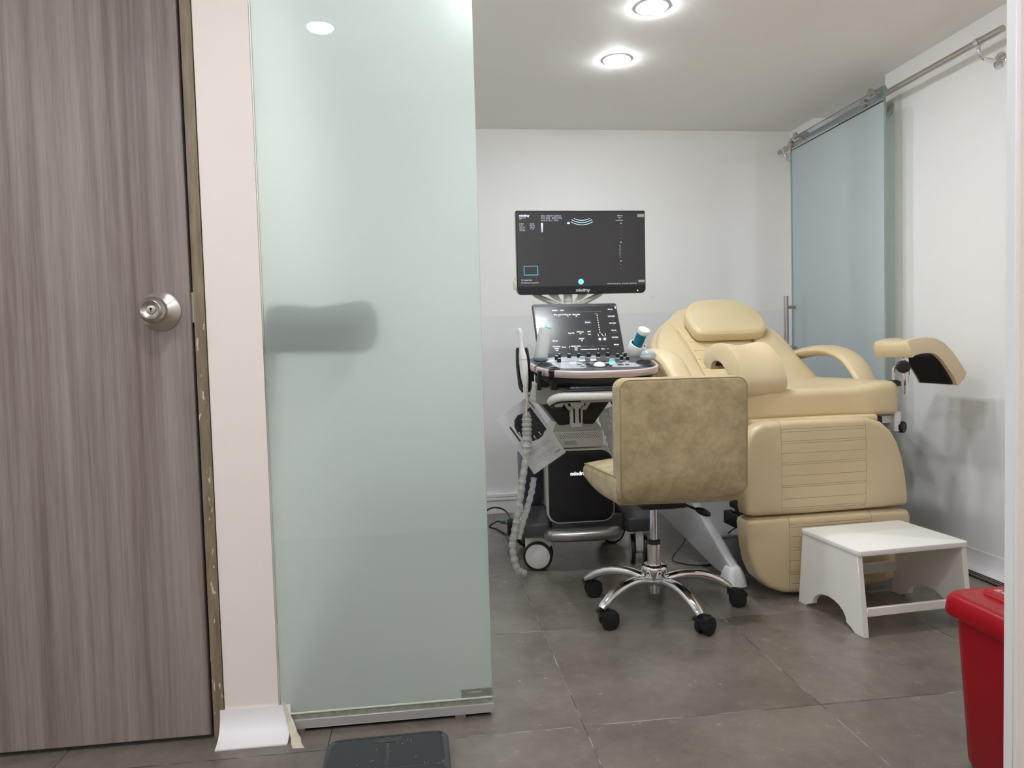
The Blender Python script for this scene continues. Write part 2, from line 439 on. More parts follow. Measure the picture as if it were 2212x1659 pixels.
# ---------------------------------------------------------------- ceiling lamps
def lamp_at(x, y, m, label, group, r=0.047):
    t = thing('ceiling_light', label, 'ceiling light', (x, y, ZC), 0, group)
    bm = BM(); lathe(bm, [(r, 0.0), (r, -0.001), (r + 0.002, -0.0035), (r + 0.010, -0.0035), (r + 0.0115, -0.001), (r + 0.0115, 0.0)], I4, 48); part('trim_ring', bm, M_TRIMW, t)
    bm = BM(); lathe(bm, [(r, -0.0002), (r, -0.003), (r * 0.93, -0.0075), (r * 0.75, -0.0115), (r * 0.4, -0.014)], I4, 48); part('diffuser', bm, m, t, label='glowing white lens')
    return t
lamp_at(0.843, 2.545, M_LAMP, 'round recessed ceiling light cut by the top edge of the photo, nearer of the two', 'downlights over the examination room')
lamp_at(0.843, 3.013, M_LAMP, 'round recessed ceiling light fully in view, farther from the camera, nearest the back wall', 'downlights over the examination room')
lamp_at(0.843, 2.077, M_LAMP, 'round recessed ceiling light just above the office chair, out of frame', 'downlights over the examination room')
lamp_at(0.24, 2.077, M_LAMP, 'unseen ceiling light just inside the room, placed for its effect on the frosted glass', 'downlights over the examination room')  # unseen lamp, placed to light the frosted glass without a visible spot
for x, y, lb in ((-0.326, 0.766, 'round ceiling light mirrored in the top left of the frosted glass'), (-1.0, 0.20, 'added unseen ceiling light above and left of the camera'), (0.45, 0.15, 'added unseen ceiling light right above the camera'),
                 (-1.9, 0.50, 'added unseen ceiling light at the far left end of the hall'), (1.7, 0.35, 'added unseen ceiling light right of the camera behind the wall end')):
    lamp_at(x, y, M_LAMPH, lb, 'downlights on the hall side')  # all but the mirrored lamp are added to light the hall side evenly
lamp_at(2.85, 2.9, M_LAMPB, 'added unseen ceiling light behind the sliding glass door, brightening its frosted pane', 'added light beyond the sliding door')  # added lamp, unseen; brightens the sliding door's glass from behind

# ---------------------------------------------------------------- frosted glass partition
gp = thing('glass_partition', 'tall frosted greenish glass panel in an aluminium floor channel, beside the warm white wall strip', 'glass partition', (-0.11, YG, 0))
def slab(x0, x1, y0, y1, z0, z1, mask):
    """box with face slots: mask maps '-y','+y' to slot, others slot 1"""
    bm = BM(); bx(bm, x0, x1, y0, y1, z0, z1)
    bmesh.ops.recalc_face_normals(bm, faces=bm.faces)
    for f in bm.faces:
        n = f.normal; k = ('+x' if n.x > .5 else '-x' if n.x < -.5 else '+y' if n.y > .5 else '-y' if n.y < -.5 else 'z')
        f.material_index = mask.get(k, 1)
    return bm
gx0, gx1 = XL + 0.008, 0.146
part('glass_pane', slab(gx0, gx1, YG, YG + 0.009, 0.036, ZC, {'-y': 0, '+y': 2}), None, gp, world=True, smooth=False, mats=[M_GL_FRONT, M_GL_EDGE, M_GL_BACK])
bm = BM(); bx(bm, gx0 - 0.001, gx1 + 0.001, YG - 0.009, YG - 0.0025, 0.011, 0.032); bx(bm, gx0 - 0.001, gx1 + 0.001, YG + 0.0115, YG + 0.018, 0.011, 0.032)
bx(bm, gx0 - 0.001, gx1 + 0.001, YG - 0.009, YG + 0.018, 0.009, 0.0125); bevel(bm, 0.0012, 1)
part('floor_channel', bm, mat('satin_aluminium', (188, 186, 184), 0.42, 0.35), gp, world=True)
bm = BM(); bx(bm, gx0 + 0.001, gx1 - 0.001, YG - 0.0022, YG - 0.0002, 0.014, 0.0452)
part('sealant', bm, mat('grey_green_sealant', (138, 144, 130), 0.35, var=0.25, vscale=60), gp, world=True, smooth=False)
bm = BM(); bx(bm, gx0 + 0.001, gx1 - 0.001, YG - 0.0042, YG - 0.0002, 0.0445, 0.0470)
part('glazing_bead', bm, mat('pale_bead', (226, 226, 214), 0.35), gp, world=True, smooth=False)
for k, (a, b) in enumerate(((-0.33, -0.308), (0.052, 0.078))):
    bm = BM(); bx(bm, a, b, YG - 0.012, YG + 0.016, 0.0, 0.0095); part('support_block', bm, mat('tile_shim', (120, 110, 100), 0.7), gp, world=True, smooth=False)
bm = BM(); bx(bm, gx0 + 0.02, gx1 - 0.006, YG + 0.004, YG + 0.012, 0.0, 0.0092); part('shadow_gap_filler', bm, M_DARK, gp, world=True, smooth=False, label='black filler standing in for the shade under the channel')  # black box painted in for the shade of the gap
text('glass_stamp', 'ac TEMPERLITE', 0.0052, mat('etched_white', (235, 235, 230), 0.7), gp, plane((0.085, YG - 0.0004, 0.0585), (1, 0, 0), (0, 0, 1)), world=True)
bm = BM(); bx(bm, 0.069, gx1 - 0.001, YG - 0.0003, YG - 0.0001, 0.047, 0.0680)
part('masking_strip', bm, mat('clear_strip_tone', (128, 136, 124), 0.25), gp, world=True, smooth=False)
# dark rounded object of unknown kind behind the glass, its form made up
bg = thing('dark_object', 'dark rounded object of unknown kind blurred behind the left side of the frosted glass', 'dark_object', (-0.235, 1.9, 0.88))
bm = BM()
ou = [(-.132, -.055), (.09, -.06), (.118, -.045), (.128, 0.0), (.126, .035), (.115, .062), (.085, .070), (.04, .062), (-.02, .055), (-.075, .062), (-.115, .064), (-.132, .05)]
pad(bm, ou, 0.100, 0.03, plane((-0.235, 1.905, 0.965), (1, 0, 0), (0, 0, 1)) @ tr(0, 0, 0), 0.01)
part('case', bm, mat('charcoal_matte', (24, 26, 28), 0.8), bg, world=True)

# ---------------------------------------------------------------- sliding glass door on its rail
XD = 1.985
dr = thing('sliding_glass_door', 'frosted bluish sliding glass door hung from the steel rail on the right wall', 'sliding door', (XD, 3.34, 0))
YA, YZ = 2.943, 3.738
def xslab(x0, x1, y0, y1, z0, z1, mask):
    return slab(x0, x1, y0, y1, z0, z1, mask)
M_DEDGE = mat('door_glass_edge', (150, 172, 164), 0.15, trans=0.4)
part('frosted_pane', xslab(XD, XD + 0.010, YA, YZ, 0.012, 1.918, {'-x': 0, '+x': 2}), None, dr, world=True, smooth=False, mats=[M_GD_FRONT, M_DEDGE, M_GD_BACK])
part('clear_top_strip', xslab(XD, XD + 0.010, YA, YZ, 1.918, 1.979, {'-x': 0, '+x': 0, '+z': 1}), None, dr, world=True, smooth=False, mats=[M_GD_FRONT, M_DEDGE], label='clear strip of glass above the frosting')
def roller(y):
    bm = BM(); lathe(bm, [(0.0, -0.022), (0.016, -0.022), (0.018, -0.019), (0.018, -0.012), (0.008, -0.010), (0.008, 0.03), (0.022, 0.03), (0.024, 0.033), (0.024, 0.05), (0.021, 0.053), (0.0, 0.053)], align((XD + 0.005, y, 1.974), (1, 0, 0)), 28)
    r = part('roller', bm, M_STEEL, dr, world=True)
    bm = BM(); lathe(bm, [(0.0, -0.018), (0.017, -0.018), (0.018, -0.015), (0.018, 0.0), (0, 0.0)], align((XD, y + 0.05, 1.945), (1, 0, 0)), 24)
    part('clamp_bolt', bm, M_STEEL, r, world=True)
roller(3.02); roller(3.665)
bm = BM(); cyl(bm, (XD - 0.052, 3.70, 0.82), (XD - 0.052, 3.70, 1.145), 0.0125, n=24)
hb = part('pull_handle', bm, M_STEEL, dr, world=True)
for z in (0.87, 1.085):
    bm = BM(); cyl(bm, (XD - 0.052, 3.70, z), (XD, 3.70, z), 0.009, n=18); part('handle_standoff', bm, M_STEEL, hb, world=True)

rl = thing('sliding_door_rail', 'round satin steel rail along the top of the right wall', 'rail', (2.03, 3.15, 1.963))
bm = BM(); lathe(bm, [(0.0, 0.0), (0.0115, 0.0), (0.0125, 0.001), (0.0125, 1.595), (0.0115, 1.596), (0, 1.596)], align((2.03, 2.352, 1.963), (0, 1, 0)), 28)
part('rail_tube', bm, M_STEEL, rl, world=True)
for y in (2.462, 3.88):
    bm = BM(); lathe(bm, [(0.0128, -0.008), (0.0165, -0.008), (0.0165, 0.008), (0.0128, 0.008)], align((2.03, y, 1.963), (0, 1, 0)), 28)
    br = part('rail_bracket', bm, M_CHROME, rl, world=True)
    bm = BM(); tube(bm, cr([(2.03, y, 1.950), (2.032, y, 1.925), (2.046, y, 1.905), (2.075, y, 1.898), (2.112, y, 1.898)], 6), 0.007, 14); part('bracket_arm', bm, M_CHROME, br, world=True)
    bm = BM(); lathe(bm, [(0.0, 0.0), (0.030, 0.0), (0.030, 0.003), (0.026, 0.005), (0, 0.006)], align((2.1155, y, 1.898), (-1, 0, 0)), 28)
    for s in (-1, 1): lathe(bm, [(0.004, 0.005), (0.003, 0.008), (0, 0.008)], align((2.1155, y, 1.898 + s * 0.018), (-1, 0, 0)), 10)
    part('wall_flange', bm, M_CHROME, br, world=True)
bm = BM(); lathe(bm, [(0.0, 0.0), (0.031, 0.0), (0.031, 0.004), (0.027, 0.006), (0.010, 0.006), (0.009, 0.016), (0, 0.017)], align((2.108, 3.088, 1.925), (-1, 0, 0)), 28)
ds = part('wall_disc', bm, M_STEEL, None); tag(ds, 'small round steel fixing disc on the wall just right of the sliding door', 'wall fixing')

# ---------------------------------------------------------------- examination chair
def leather(name, lo, hi, groove=None, rough=0.42, bump=0.25):
    """groove = (half width, z list, matrix origin z) for stitched horizontal ridges in the mesh's own coordinates"""
    t = NT(name); v = t.coord('Object')
    c = t.mix(t.ramp(t.noise(v, 3.0, 4, 0.5), 0.3, 0.7), srgb(lo), srgb(hi))
    h = t.n('ShaderNodeTexVoronoi', {'Vector': v, 'Scale': 420.0}, feature='F1').outputs[0]
    nrm = t.bump(t.math('ADD', h, t.math('MULTIPLY', t.noise(v, 25, 3), 0.9)), bump, 0.0012)
    if groove:
        x0, x1, zs = groove
        s = t.n('ShaderNodeSeparateXYZ', {0: v}); g = None
        for z in zs:
            d = t.math('ABSOLUTE', t.math('SUBTRACT', s.outputs[2], z))
            k = t.n('ShaderNodeMapRange', {0: d, 1: 0.0, 2: 0.0016, 3: 1.0, 4: 0.0}).outputs[0]
            g = k if g is None else t.math('MAXIMUM', g, k)
        m = t.math('MULTIPLY', t.math('GREATER_THAN', s.outputs[0], x0), t.math('LESS_THAN', s.outputs[0], x1))
        for xe in (x0, x1):
            d = t.math('ABSOLUTE', t.math('SUBTRACT', s.outputs[0], xe))
            k = t.n('ShaderNodeMapRange', {0: d, 1: 0.0, 2: 0.0018, 3: 1.0, 4: 0.0}).outputs[0]
            g = t.math('MAXIMUM', t.math('MULTIPLY', g, m), k) if xe == x0 else t.math('MAXIMUM', g, k)
        nrm = t.bump(t.math('SUBTRACT', 1.0, g), 0.7, 0.003, nrm)
        c = t.mix(t.math('MULTIPLY', g, 0.14), c, srgb(150, 132, 98))
    return t.done(t.bsdf(color=c, rough=rough, normal=nrm, coat=0.15, coatr=0.25))
M_LEA = leather('cream_leatherette', (208, 188, 148), (218, 199, 160))
M_SEAM = mat('cream_piping', (224, 206, 168), 0.4)
EX = thing('examination_chair', 'cream leatherette gynaecological examination chair with leg supports, by the right wall', 'examination chair', (1.425, 2.405, 0), 3)
FR = TM[EX]
VERT = plane((0, 0, 0), (1, 0, 0), (0, 0, 1))
# hanging leg pads
up = [(-0.327, 0.40), (-0.327, 0.53), (-0.318, 0.572), (-0.295, 0.605), (-0.261, 0.622), (-0.174, 0.627), (0.0, 0.626), (0.147, 0.624), (0.195, 0.608), (0.235, 0.575), (0.262, 0.53), (0.283, 0.47), (0.296, 0.40), (0.303, 0.335), (0.303, 0.312), (0.292, 0.300), (0.10, 0.297), (-0.10, 0.296), (-0.30, 0.299), (-0.322, 0.305), (-0.327, 0.32)]
lo = [(-0.327, 0.27), (-0.322, 0.284), (-0.30, 0.291), (-0.1, 0.291), (0.1, 0.290), (0.285, 0.287), (0.305, 0.280), (0.312, 0.262), (0.314, 0.219), (0.309, 0.15), (0.298, 0.09), (0.27, 0.05), (0.22, 0.026), (0.15, 0.016), (0.0, 0.012), (-0.11, 0.012), (-0.19, 0.020), (-0.245, 0.042), (-0.285, 0.08), (-0.308, 0.13), (-0.320, 0.19)]
def legpad(name, ou, grooves, T=0.078):
    bm = BM(); M = tr(0, T, 0) @ VERT
    pad(bm, ou, T, 0.020, M, 0.006)
    p = part(name, bm, leather(name + '_cover', (204, 184, 146), (214, 195, 157), grooves), EX)
    # piping along the front edge
    q = offs(ou, 0.010); bm = BM()
    pts = [Vector((a, 0.0065, b)) for a, b in q]
    tube(bm, pts + [pts[0]], 0.0018, 6)
    part('piping', bm, M_SEAM, p)
    return p
legpad('upper_leg_pad', up, (-0.198, 0.128, [0.598, 0.588, 0.556, 0.548, 0.514, 0.481, 0.474, 0.435, 0.402, 0.395, 0.354, 0.322, 0.315]))
legpad('lower_leg_pad', lo, (-0.170, 0.150, [0.262, 0.252, 0.220, 0.180, 0.172, 0.134, 0.094, 0.086, 0.052, 0.030]), 0.088)
bm = BM(); box(bm, (0, 0.115, 0.33), (0.42, 0.03, 0.46)); bevel(bm, 0.005, 1); part('leg_pad_frame', bm, M_BLACK, EX)
for x in (-0.27, 0.22):
    bm = BM(); box(bm, (x, 0.125, 0.29), (0.05, 0.07, 0.05)); box(bm, (x + 0.0, 0.17, 0.30), (0.03, 0.10, 0.025)); bevel(bm, 0.004, 1); part('pad_hinge', bm, M_BLACKM, EX)
# seat
so = [(-0.345, 0.10), (-0.33, 0.07), (-0.27, 0.062), (-0.12, 0.068), (0.05, 0.072), (0.15, 0.066), (0.21, 0.052), (0.27, 0.046), (0.318, 0.052), (0.345, 0.082), (0.354, 0.13), (0.352, 0.30), (0.35, 0.50), (0.345, 0.64), (0.20, 0.66), (-0.2, 0.66), (-0.345, 0.64), (-0.35, 0.5), (-0.352, 0.3)]
so = [tuple(v[:2]) for v in cr([(a, b, 0) for a, b in so + so[:1]], 3)[:-1]]
bm = BM(); pad(bm, so, 0.112, 0.030, tr(0, 0.035, 0.622), -0.008, 0.02, 6, 8)
for v in bm.verts:      # side bolsters stand a little higher than the middle
    if v.co.z > 0.70: v.co.z += 0.018 * min(1, max(0, (abs(v.co.x) - 0.14) / 0.12)) - 0.006
seat = part('seat_cushion', bm, M_LEA, EX)
q = offs(so, 0.004); bm = BM()
tube(bm, [Vector((a, b + 0.035, 0.7125 + 0.018 * min(1, max(0, (abs(a) - 0.14) / 0.12)) - 0.004)) for a, b in q[2:33]], 0.0016, 6); part('piping', bm, M_SEAM, seat)
bm = BM(); pad(bm, rrect(0.50, 0.10, 0.012), 0.026, 0.011, tr(-0.02, 0.115, 0.603)); part('seat_roll', bm, M_LEA, EX, label='thin flattened roll between seat and leg pad')
bm = BM(); box(bm, (0, 0.36, 0.595), (0.56, 0.50, 0.04)); bevel(bm, 0.004, 1); part('seat_pan', bm, M_BLACK, EX)
# backrest
th = math.radians(50)
BK = plane((1.40, 3.02, 0.70), FR.to_3x3() @ Vector((1, 0, 0)), FR.to_3x3() @ Vector((0, math.sin(th), math.cos(th))))
bo = [(-0.395, -0.03), (-0.402, 0.06), (-0.385, 0.17), (-0.351, 0.29), (-0.312, 0.402), (-0.234, 0.500), (-0.180, 0.545), (-0.140, 0.595), (-0.070, 0.622), (0.02, 0.630), (0.119, 0.622), (0.185, 0.590), (0.232, 0.535), (0.275, 0.480), (0.325, 0.425), (0.352, 0.33), (0.362, 0.18), (0.358, 0.02), (0.35, -0.03)]
bo = [tuple(v[:2]) for v in cr([(a, b, 0) for a, b in bo], 3)]
bm = BM(); pad(bm, bo, 0.105, 0.045, BK @ tr(0, 0, -0.105), 0.0, 0.03, 7, 6)
back = part('backrest', bm, M_LEA, EX, world=True)
lb = [(-0.375, -0.02), (-0.382, 0.06), (-0.366, 0.17), (-0.334, 0.28), (-0.297, 0.385), (-0.235, 0.462), (-0.200, 0.440), (-0.184, 0.33), (-0.172, 0.20), (-0.168, 0.06), (-0.168, -0.02)]
bm = BM(); pad(bm, [tuple(v[:2]) for v in cr([(a, b, 0) for a, b in lb + lb[:1]], 3)[:-1]], 0.045, 0.030, BK @ tr(0, 0, -0.022), 0.004, 0.001); part('side_bolster', bm, M_LEA, back, world=True)
rb = [(-a - 0.030 + (0.0 if a > -0.25 else 0.0), b) for a, b in lb]
bm = BM(); pad(bm, [tuple(v[:2]) for v in cr([(a, b, 0) for a, b in rb + rb[:1]], 3)[:-1]], 0.045, 0.030, BK @ tr(0, 0, -0.022), 0.004, 0.001); part('side_bolster', bm, M_LEA, back, world=True)
bm = BM(); pad(bm, [(-0.160, -0.03), (-0.172, 0.3), (-0.19, 0.42), (0.16, 0.42), (0.145, 0.3), (0.132, -0.03)], 0.010, 0.006, BK @ tr(0, 0, -0.002), 0.003)
for z in (0.08, 0.14, 0.20, 0.26, 0.32):
    box(bm, (-0.015, z, 0.0085), (0.29, 0.003, 0.004), BK)
part('centre_panel', bm, leather('back_panel_cover', (208, 188, 144), (216, 197, 155)), back, world=True)
po = [(-0.152, 0.44), (-0.148, 0.49), (-0.120, 0.55), (-0.075, 0.590), (-0.02, 0.606), (0.06, 0.610), (0.125, 0.600), (0.180, 0.572), (0.215, 0.53), (0.232, 0.47), (0.228, 0.41), (0.205, 0.365), (0.160, 0.346), (0.02, 0.343), (-0.11, 0.342), (-0.143, 0.370)]
po = [tuple(v[:2]) for v in cr([(a, b - 0.035, 0) for a, b in po + po[:1]], 3)[:-1]]
bm = BM(); pad(bm, po, 0.062, 0.026, BK @ tr(0, 0, 0.012), 0.008, 0.02, 6, 7)
hr = part('head_cushion', bm, leather('head_cushion_cover', (209, 190, 150), (218, 200, 161)), EX, world=True)
q = offs(po, 0.004); bm = BM(); pts = [BK @ Vector((a, b, 0.012 + 0.050)) for a, b in q]; tube(bm, pts + [pts[0]], 0.0014, 6); part('piping', bm, M_SEAM, hr, world=True)
bm = BM(); cyl(bm, (1.36, 3.10, 0.60), (1.36, 3.42, 0.86), 0.018); box(bm, (1.38, 3.08, 0.60), (0.35, 0.10, 0.03)); part('backrest_strut', bm, M_BLACK, EX, world=True)
# armrests
for name, pts in (('armrest', [(1.745, 3.24, 0.838), (1.757, 3.12, 0.856), (1.772, 2.98, 0.856), (1.784, 2.88, 0.826), (1.787, 2.80, 0.765), (1.785, 2.74, 0.695)]),
                  ('armrest', [(0.965, 3.24, 0.845), (0.975, 3.10, 0.862), (0.985, 2.96, 0.862), (1.0, 2.86, 0.832), (1.015, 2.79, 0.765), (1.025, 2.73, 0.695)])):
    bm = BM(); P = cr(pts, 7); n = len(P)
    tube(bm, P, [0.012] + [0.021 + 0.004 * math.sin(i / n * PI) for i in range(1, n)], 18, 2.15, ref=(1, 0, 0)); part(name, bm, M_LEA, EX, world=True)
# knee crutches
def crutch(M, L, flip=1, prof=None, TT=0.052, IN=0.0):
    cl = prof or [(-0.052, -0.050), (-0.046, -0.024), (-0.026, -0.008), (0.002, -0.004), (0.034, -0.016), (0.066, -0.048), (0.090, -0.094), (0.104, -0.150)]
    P = [Vector((a, 0, b)) for a, b in cl]; P = cr(P, 4); T = TT
    nr = []
    for i in range(len(P)):
        t = (P[min(i + 1, len(P) - 1)] - P[max(i - 1, 0)]).normalized(); nr.append(Vector((-t.z, 0, t.x)))
    rings = []; K = 20
    for k in range(K + 1):
        s = -1 + 2 * k / K; y = s * L / 2
        e = 1 - max(0, (abs(s) - 0.86) / 0.14) ** 2.2          # rounded ends
        g = 0.45 + 0.55 * e
        dip = 0.012 * math.cos(s * PI / 2) ** 2
        ou = []
        for i, (p, nn) in enumerate(zip(P, nr)):
            f = i / (len(P) - 1); ed = min(1, math.sqrt(max(0, min(f, 1 - f) / 0.10))) if min(f, 1 - f) < 0.10 else 1
            ou.append(p + nn * (T * (0.35 + 0.65 * ed) * g - dip * math.sin(PI * min(1, f * 1.15))))
        inn = [p - nn * IN for p, nn in zip(P, nr)]
        ring = ou + inn[::-1]
        rings.append([M @ Vector((flip * p.x, y, p.z)) for p in ring])
    bm = BM(); loft(bm, rings)
    c = part('leg_support', bm, leather('leg_support_cover', (207, 187, 149), (217, 198, 162)), EX, world=True, ang=55)
    bm = BM(); rings = []
    for y in (-L / 2 + 0.02, L / 2 - 0.02):
        rings.append([M @ Vector((flip * (p + nn * (0.001 - IN)).x, y, (p + nn * (0.001 - IN)).z)) for p, nn in zip(P[2:-1], nr[2:-1])] + [M @ Vector((flip * (p - nn * (0.007 + IN)).x, y, (p - nn * (0.007 + IN)).z)) for p, nn in zip(P[2:-1][::-1], nr[2:-1][::-1])])
    loft(bm, rings); part('support_plate', bm, M_BLACK, c, world=True, label='black plastic underside')
    return c
ca = math.radians(15)
ML = Matrix(((math.sin(ca), math.cos(ca), 0), (-math.cos(ca), math.sin(ca), 0), (0, 0, 1))).to_4x4()
ML = Matrix.Translation((1.180, 2.610, 0.860)) @ ML
crutch(ML, 0.212, 1, None, 0.050, 0.016)
crutch(tr(1.853, 2.590, 0.846), 0.215, 1, [(-0.070, -0.014), (-0.050, -0.004), (-0.015, 0.000), (0.018, -0.003), (0.048, -0.026), (0.078, -0.064), (0.100, -0.098), (0.112, -0.122)], 0.060)
def fluted(r, n=10):
    out = []
    for i in range(n * 6):
        a = 2 * PI * i / (n * 6); q = r * (1 - 0.07 * (0.5 + 0.5 * math.cos(n * a)) ** 3); out.append((q * math.cos(a), q * math.sin(a)))
    return out
bm = BM(); cyl(bm, (1.803, 2.545, 0.692), (1.803, 2.545, 0.850), 0.0072); cyl(bm, (1.803, 2.545, 0.765), (1.803, 2.545, 0.828), 0.0115); box(bm, (1.803, 2.545, 0.853), (0.05, 0.05, 0.006)); part('support_rod', bm, M_CHROME, EX, world=True)
bm = BM(); prism(bm, fluted(0.0235), -0.012, 0.014, align((1.779, 2.528, 0.797), (-0.45, -1, 0))); bevel(bm, 0.003, 2); part('clamp_knob', bm, M_BLACK, EX, world=True)
bm = BM(); tube(bm, cr([(1.752, 2.545, 0.70), (1.752, 2.545, 0.775), (1.757, 2.545, 0.795), (1.785, 2.545, 0.797), (1.803, 2.545, 0.797)], 5), 0.0055, 12); part('support_arm', bm, M_CHROME, EX, world=True)
bm = BM(); lathe(bm, [(0.026, 0.726), (0.026, 0.742), (0.014, 0.748), (0, 0.748)], tr(1.752, 2.545, 0), 24); part('rod_socket', bm, M_BLACK, EX, world=True)
bm = BM(); cyl(bm, (1.13, 2.56, 0.69), (1.17, 2.60, 0.865), 0.0085); box(bm, (1.17, 2.60, 0.862), (0.05, 0.05, 0.006)); part('support_rod', bm, M_CHROME, EX, world=True)
bm = BM(); box(bm, (1.762, 2.57, 0.592), (0.028, 0.07, 0.075)); box(bm, (1.70, 2.58, 0.60), (0.12, 0.05, 0.03)); bevel(bm, 0.004, 2); part('side_bracket', bm, M_TRIMW, EX, world=True)
bm = BM(); prism(bm, fluted(0.022), -0.010, 0.012, align((1.783, 2.545, 0.570), (0.6, -1, 0))); bevel(bm, 0.003, 2); part('clamp_knob', bm, M_BLACK, EX, world=True)
# base
M_SHELL = mat('light_grey_base_shell', (205, 205, 208), 0.3)
prof = [(0.165, 0.030), (0.165, 0.075), (0.32, 0.155), (0.52, 0.265), (0.78, 0.330), (1.20, 0.330), (1.20, 0.150), (0.78, 0.115), (0.70, 0.095), (0.30, 0.030)]
bm = BM()
prism(bm, [(y, z) for y, z in prof], -0.31, -0.27, Matrix(((0, 0, 1, 0), (1, 0, 0, 0), (0, 1, 0, 0), (0, 0, 0, 1))))
prism(bm, [(y, z) for y, z in prof], 0.22, 0.26, Matrix(((0, 0, 1, 0), (1, 0, 0, 0), (0, 1, 0, 0), (0, 0, 0, 1))))
top = [(0.32, 0.150), (0.52, 0.262), (0.78, 0.328), (1.20, 0.328), (1.20, 0.30), (0.78, 0.30), (0.54, 0.24), (0.34, 0.13)]
prism(bm, top, -0.28, 0.23, Matrix(((0, 0, 1, 0), (1, 0, 0, 0), (0, 1, 0, 0), (0, 0, 0, 1))))
bevel(bm, 0.008, 3); part('base_shell', bm, M_SHELL, EX)
for x in (-0.290, 0.24):
    for y in (0.185, 1.15):
        bm = BM(); loft(bm, [[Vector((x + a, y + b, 0.006)) for a, b in rrect(0.078, 0.10, 0.02)], [Vector((x + a, y + b, 0.045)) for a, b in rrect(0.066, 0.085, 0.02)], [Vector((x + a, y + b, 0.072)) for a, b in rrect(0.046, 0.06, 0.018)], [Vector((x + a, y + b, 0.076)) for a, b in rrect(0.034, 0.045, 0.015)]])
        ft = part('base_foot', bm, M_TRIMW, EX)
        bm = BM(); cyl(bm, (x, y, 0), (x, y, 0.007), 0.032); part('rubber_pad', bm, M_BLACK, ft)
        if y > 1:
            bm = BM(); box(bm, (x, y, 0.12), (0.035, 0.05, 0.10)); part('foot_post', bm, M_SHELL, ft)
bm = BM(); box(bm, (0, 0.62, 0.45), (0.16, 0.20, 0.27)); box(bm, (-0.02, 0.40, 0.52), (0.30, 0.35, 0.06)); box(bm, (-0.02, 0.30, 0.44), (0.34, 0.12, 0.05)); bevel(bm, 0.008, 2); part('lift_column', bm, M_BLACK, EX)
bm = BM(); box(bm, (-0.285, 0.185, 0.250), (0.035, 0.10, 0.050)); box(bm, (-0.24, 0.16, 0.25), (0.12, 0.06, 0.05)); bevel(bm, 0.006, 2); part('actuator_arm', bm, M_BLACKM, EX)

# loose control cord looping onto the floor below the chair
bm = BM()
tube(bm, cr([(1.135, 2.95, 0.30), (1.128, 2.93, 0.20), (1.095, 2.95, 0.14), (1.085, 2.98, 0.06), (1.015, 2.93, 0.006), (1.035, 2.865, 0.004), (1.09, 2.825, 0.004), (1.16, 2.84, 0.004), (1.172, 2.88, 0.03), (1.160, 2.80, 0.09), (1.175, 2.72, 0.16), (1.19, 2.66, 0.20)], 8), 0.0028, 8)
tag(part('control_cord', bm, M_BLACK), 'thin black cord looping down to the floor beneath the cream examination chair', 'cord')

# ---------------------------------------------------------------- office chair
def suede():
    t = NT('mottled_olive_suede'); v = t.coord('Object')
    n = t.math('ADD', t.math('MULTIPLY', t.noise(v, 16, 5, 0.62), 0.7), t.math('MULTIPLY', t.noise(v, 60, 4, 0.6), 0.3))
    c = t.mix(t.ramp(n, 0.36, 0.64), srgb(157, 139, 101), srgb(190, 173, 134))
    st = t.coord('Object', (120, 120, 900))
    h = t.math('ADD', t.noise(v, 300, 2), t.math('MULTIPLY', t.noise(st, 1, 2), 0.5))
    d = t.n('ShaderNodeVectorMath', {0: v, 1: (-0.180, -0.225, 0.742)}, operation='DISTANCE').outputs[1]
    spot = t.math('MULTIPLY', t.math('LESS_THAN', d, 0.013), t.math('GREATER_THAN', t.noise(v, 190, 3), 0.56))
    c = t.mix(t.math('MULTIPLY', spot, 0.7), c, srgb(96, 50, 28))
    return t.done(t.bsdf(color=c, rough=0.62, normal=t.bump(h, 0.18, 0.001), sheen=0.15))
M_SUEDE = suede(); M_SUEDEP = mat('olive_piping', (160, 142, 100), 0.6)
OC = thing('office_chair', 'olive-beige suede office chair on a chrome five-star base, its back to the camera', 'office chair', (0.782, 2.392, 0), -2)
bx0 = 0.028
ob = rrect(0.412, 0.395, [0.035, 0.035, 0.05, 0.05], 6, bx0, 0.604)
bm = BM(); pad(bm, ob, 0.108, 0.012, tr(0, -0.105, 0) @ VERT, 0.004, 0.018, 5, 6)
for v in bm.verts:      # lower back curls under towards the seat
    k = max(0, (0.50 - v.co.z) / 0.10); v.co.y += 0.055 * k * k
bk = part('backrest', bm, M_SUEDE, OC)
q = offs(ob, 0.004); bm = BM(); pts = [Vector((a, -0.210 + 0.055 * max(0, (0.50 - b) / 0.10) ** 2, b)) for a, b in q]; tube(bm, pts + [pts[0]], 0.0022, 8); part('piping', bm, M_SUEDEP, bk)
sp = [tuple(v[:2]) for v in cr([(a, b, 0) for a, b in [(-0.180, -0.155), (-0.202, 0.0), (-0.218, 0.15), (-0.212, 0.225), (-0.16, 0.262), (0.0, 0.275), (0.18, 0.262), (0.235, 0.225), (0.245, 0.15), (0.24, 0.0), (0.228, -0.155), (0.03, -0.165), (-0.178, -0.155)]], 4)[:-1]]
bm = BM(); pad(bm, sp, 0.100, 0.028, tr(0, 0, 0.392), 0.020, 0.035, 6, 8)
for v in bm.verts:
    if v.co.z < 0.44: v.co.z += 0.04 * max(0, (v.co.y - 0.0) / 0.27) ** 1.5
    if v.co.z > 0.44: v.co.z -= 0.020 * max(0, (v.co.y - 0.08) / 0.19) ** 2
st = part('seat', bm, M_SUEDE, OC)
q = offs(sp, 0.006); bm = BM(); pts = [Vector((a, b, 0.487 - 0.020 * max(0, (b - 0.08) / 0.19) ** 2)) for a, b in q]; tube(bm, pts + [pts[0]], 0.0022, 8); part('piping', bm, M_SUEDEP, st)
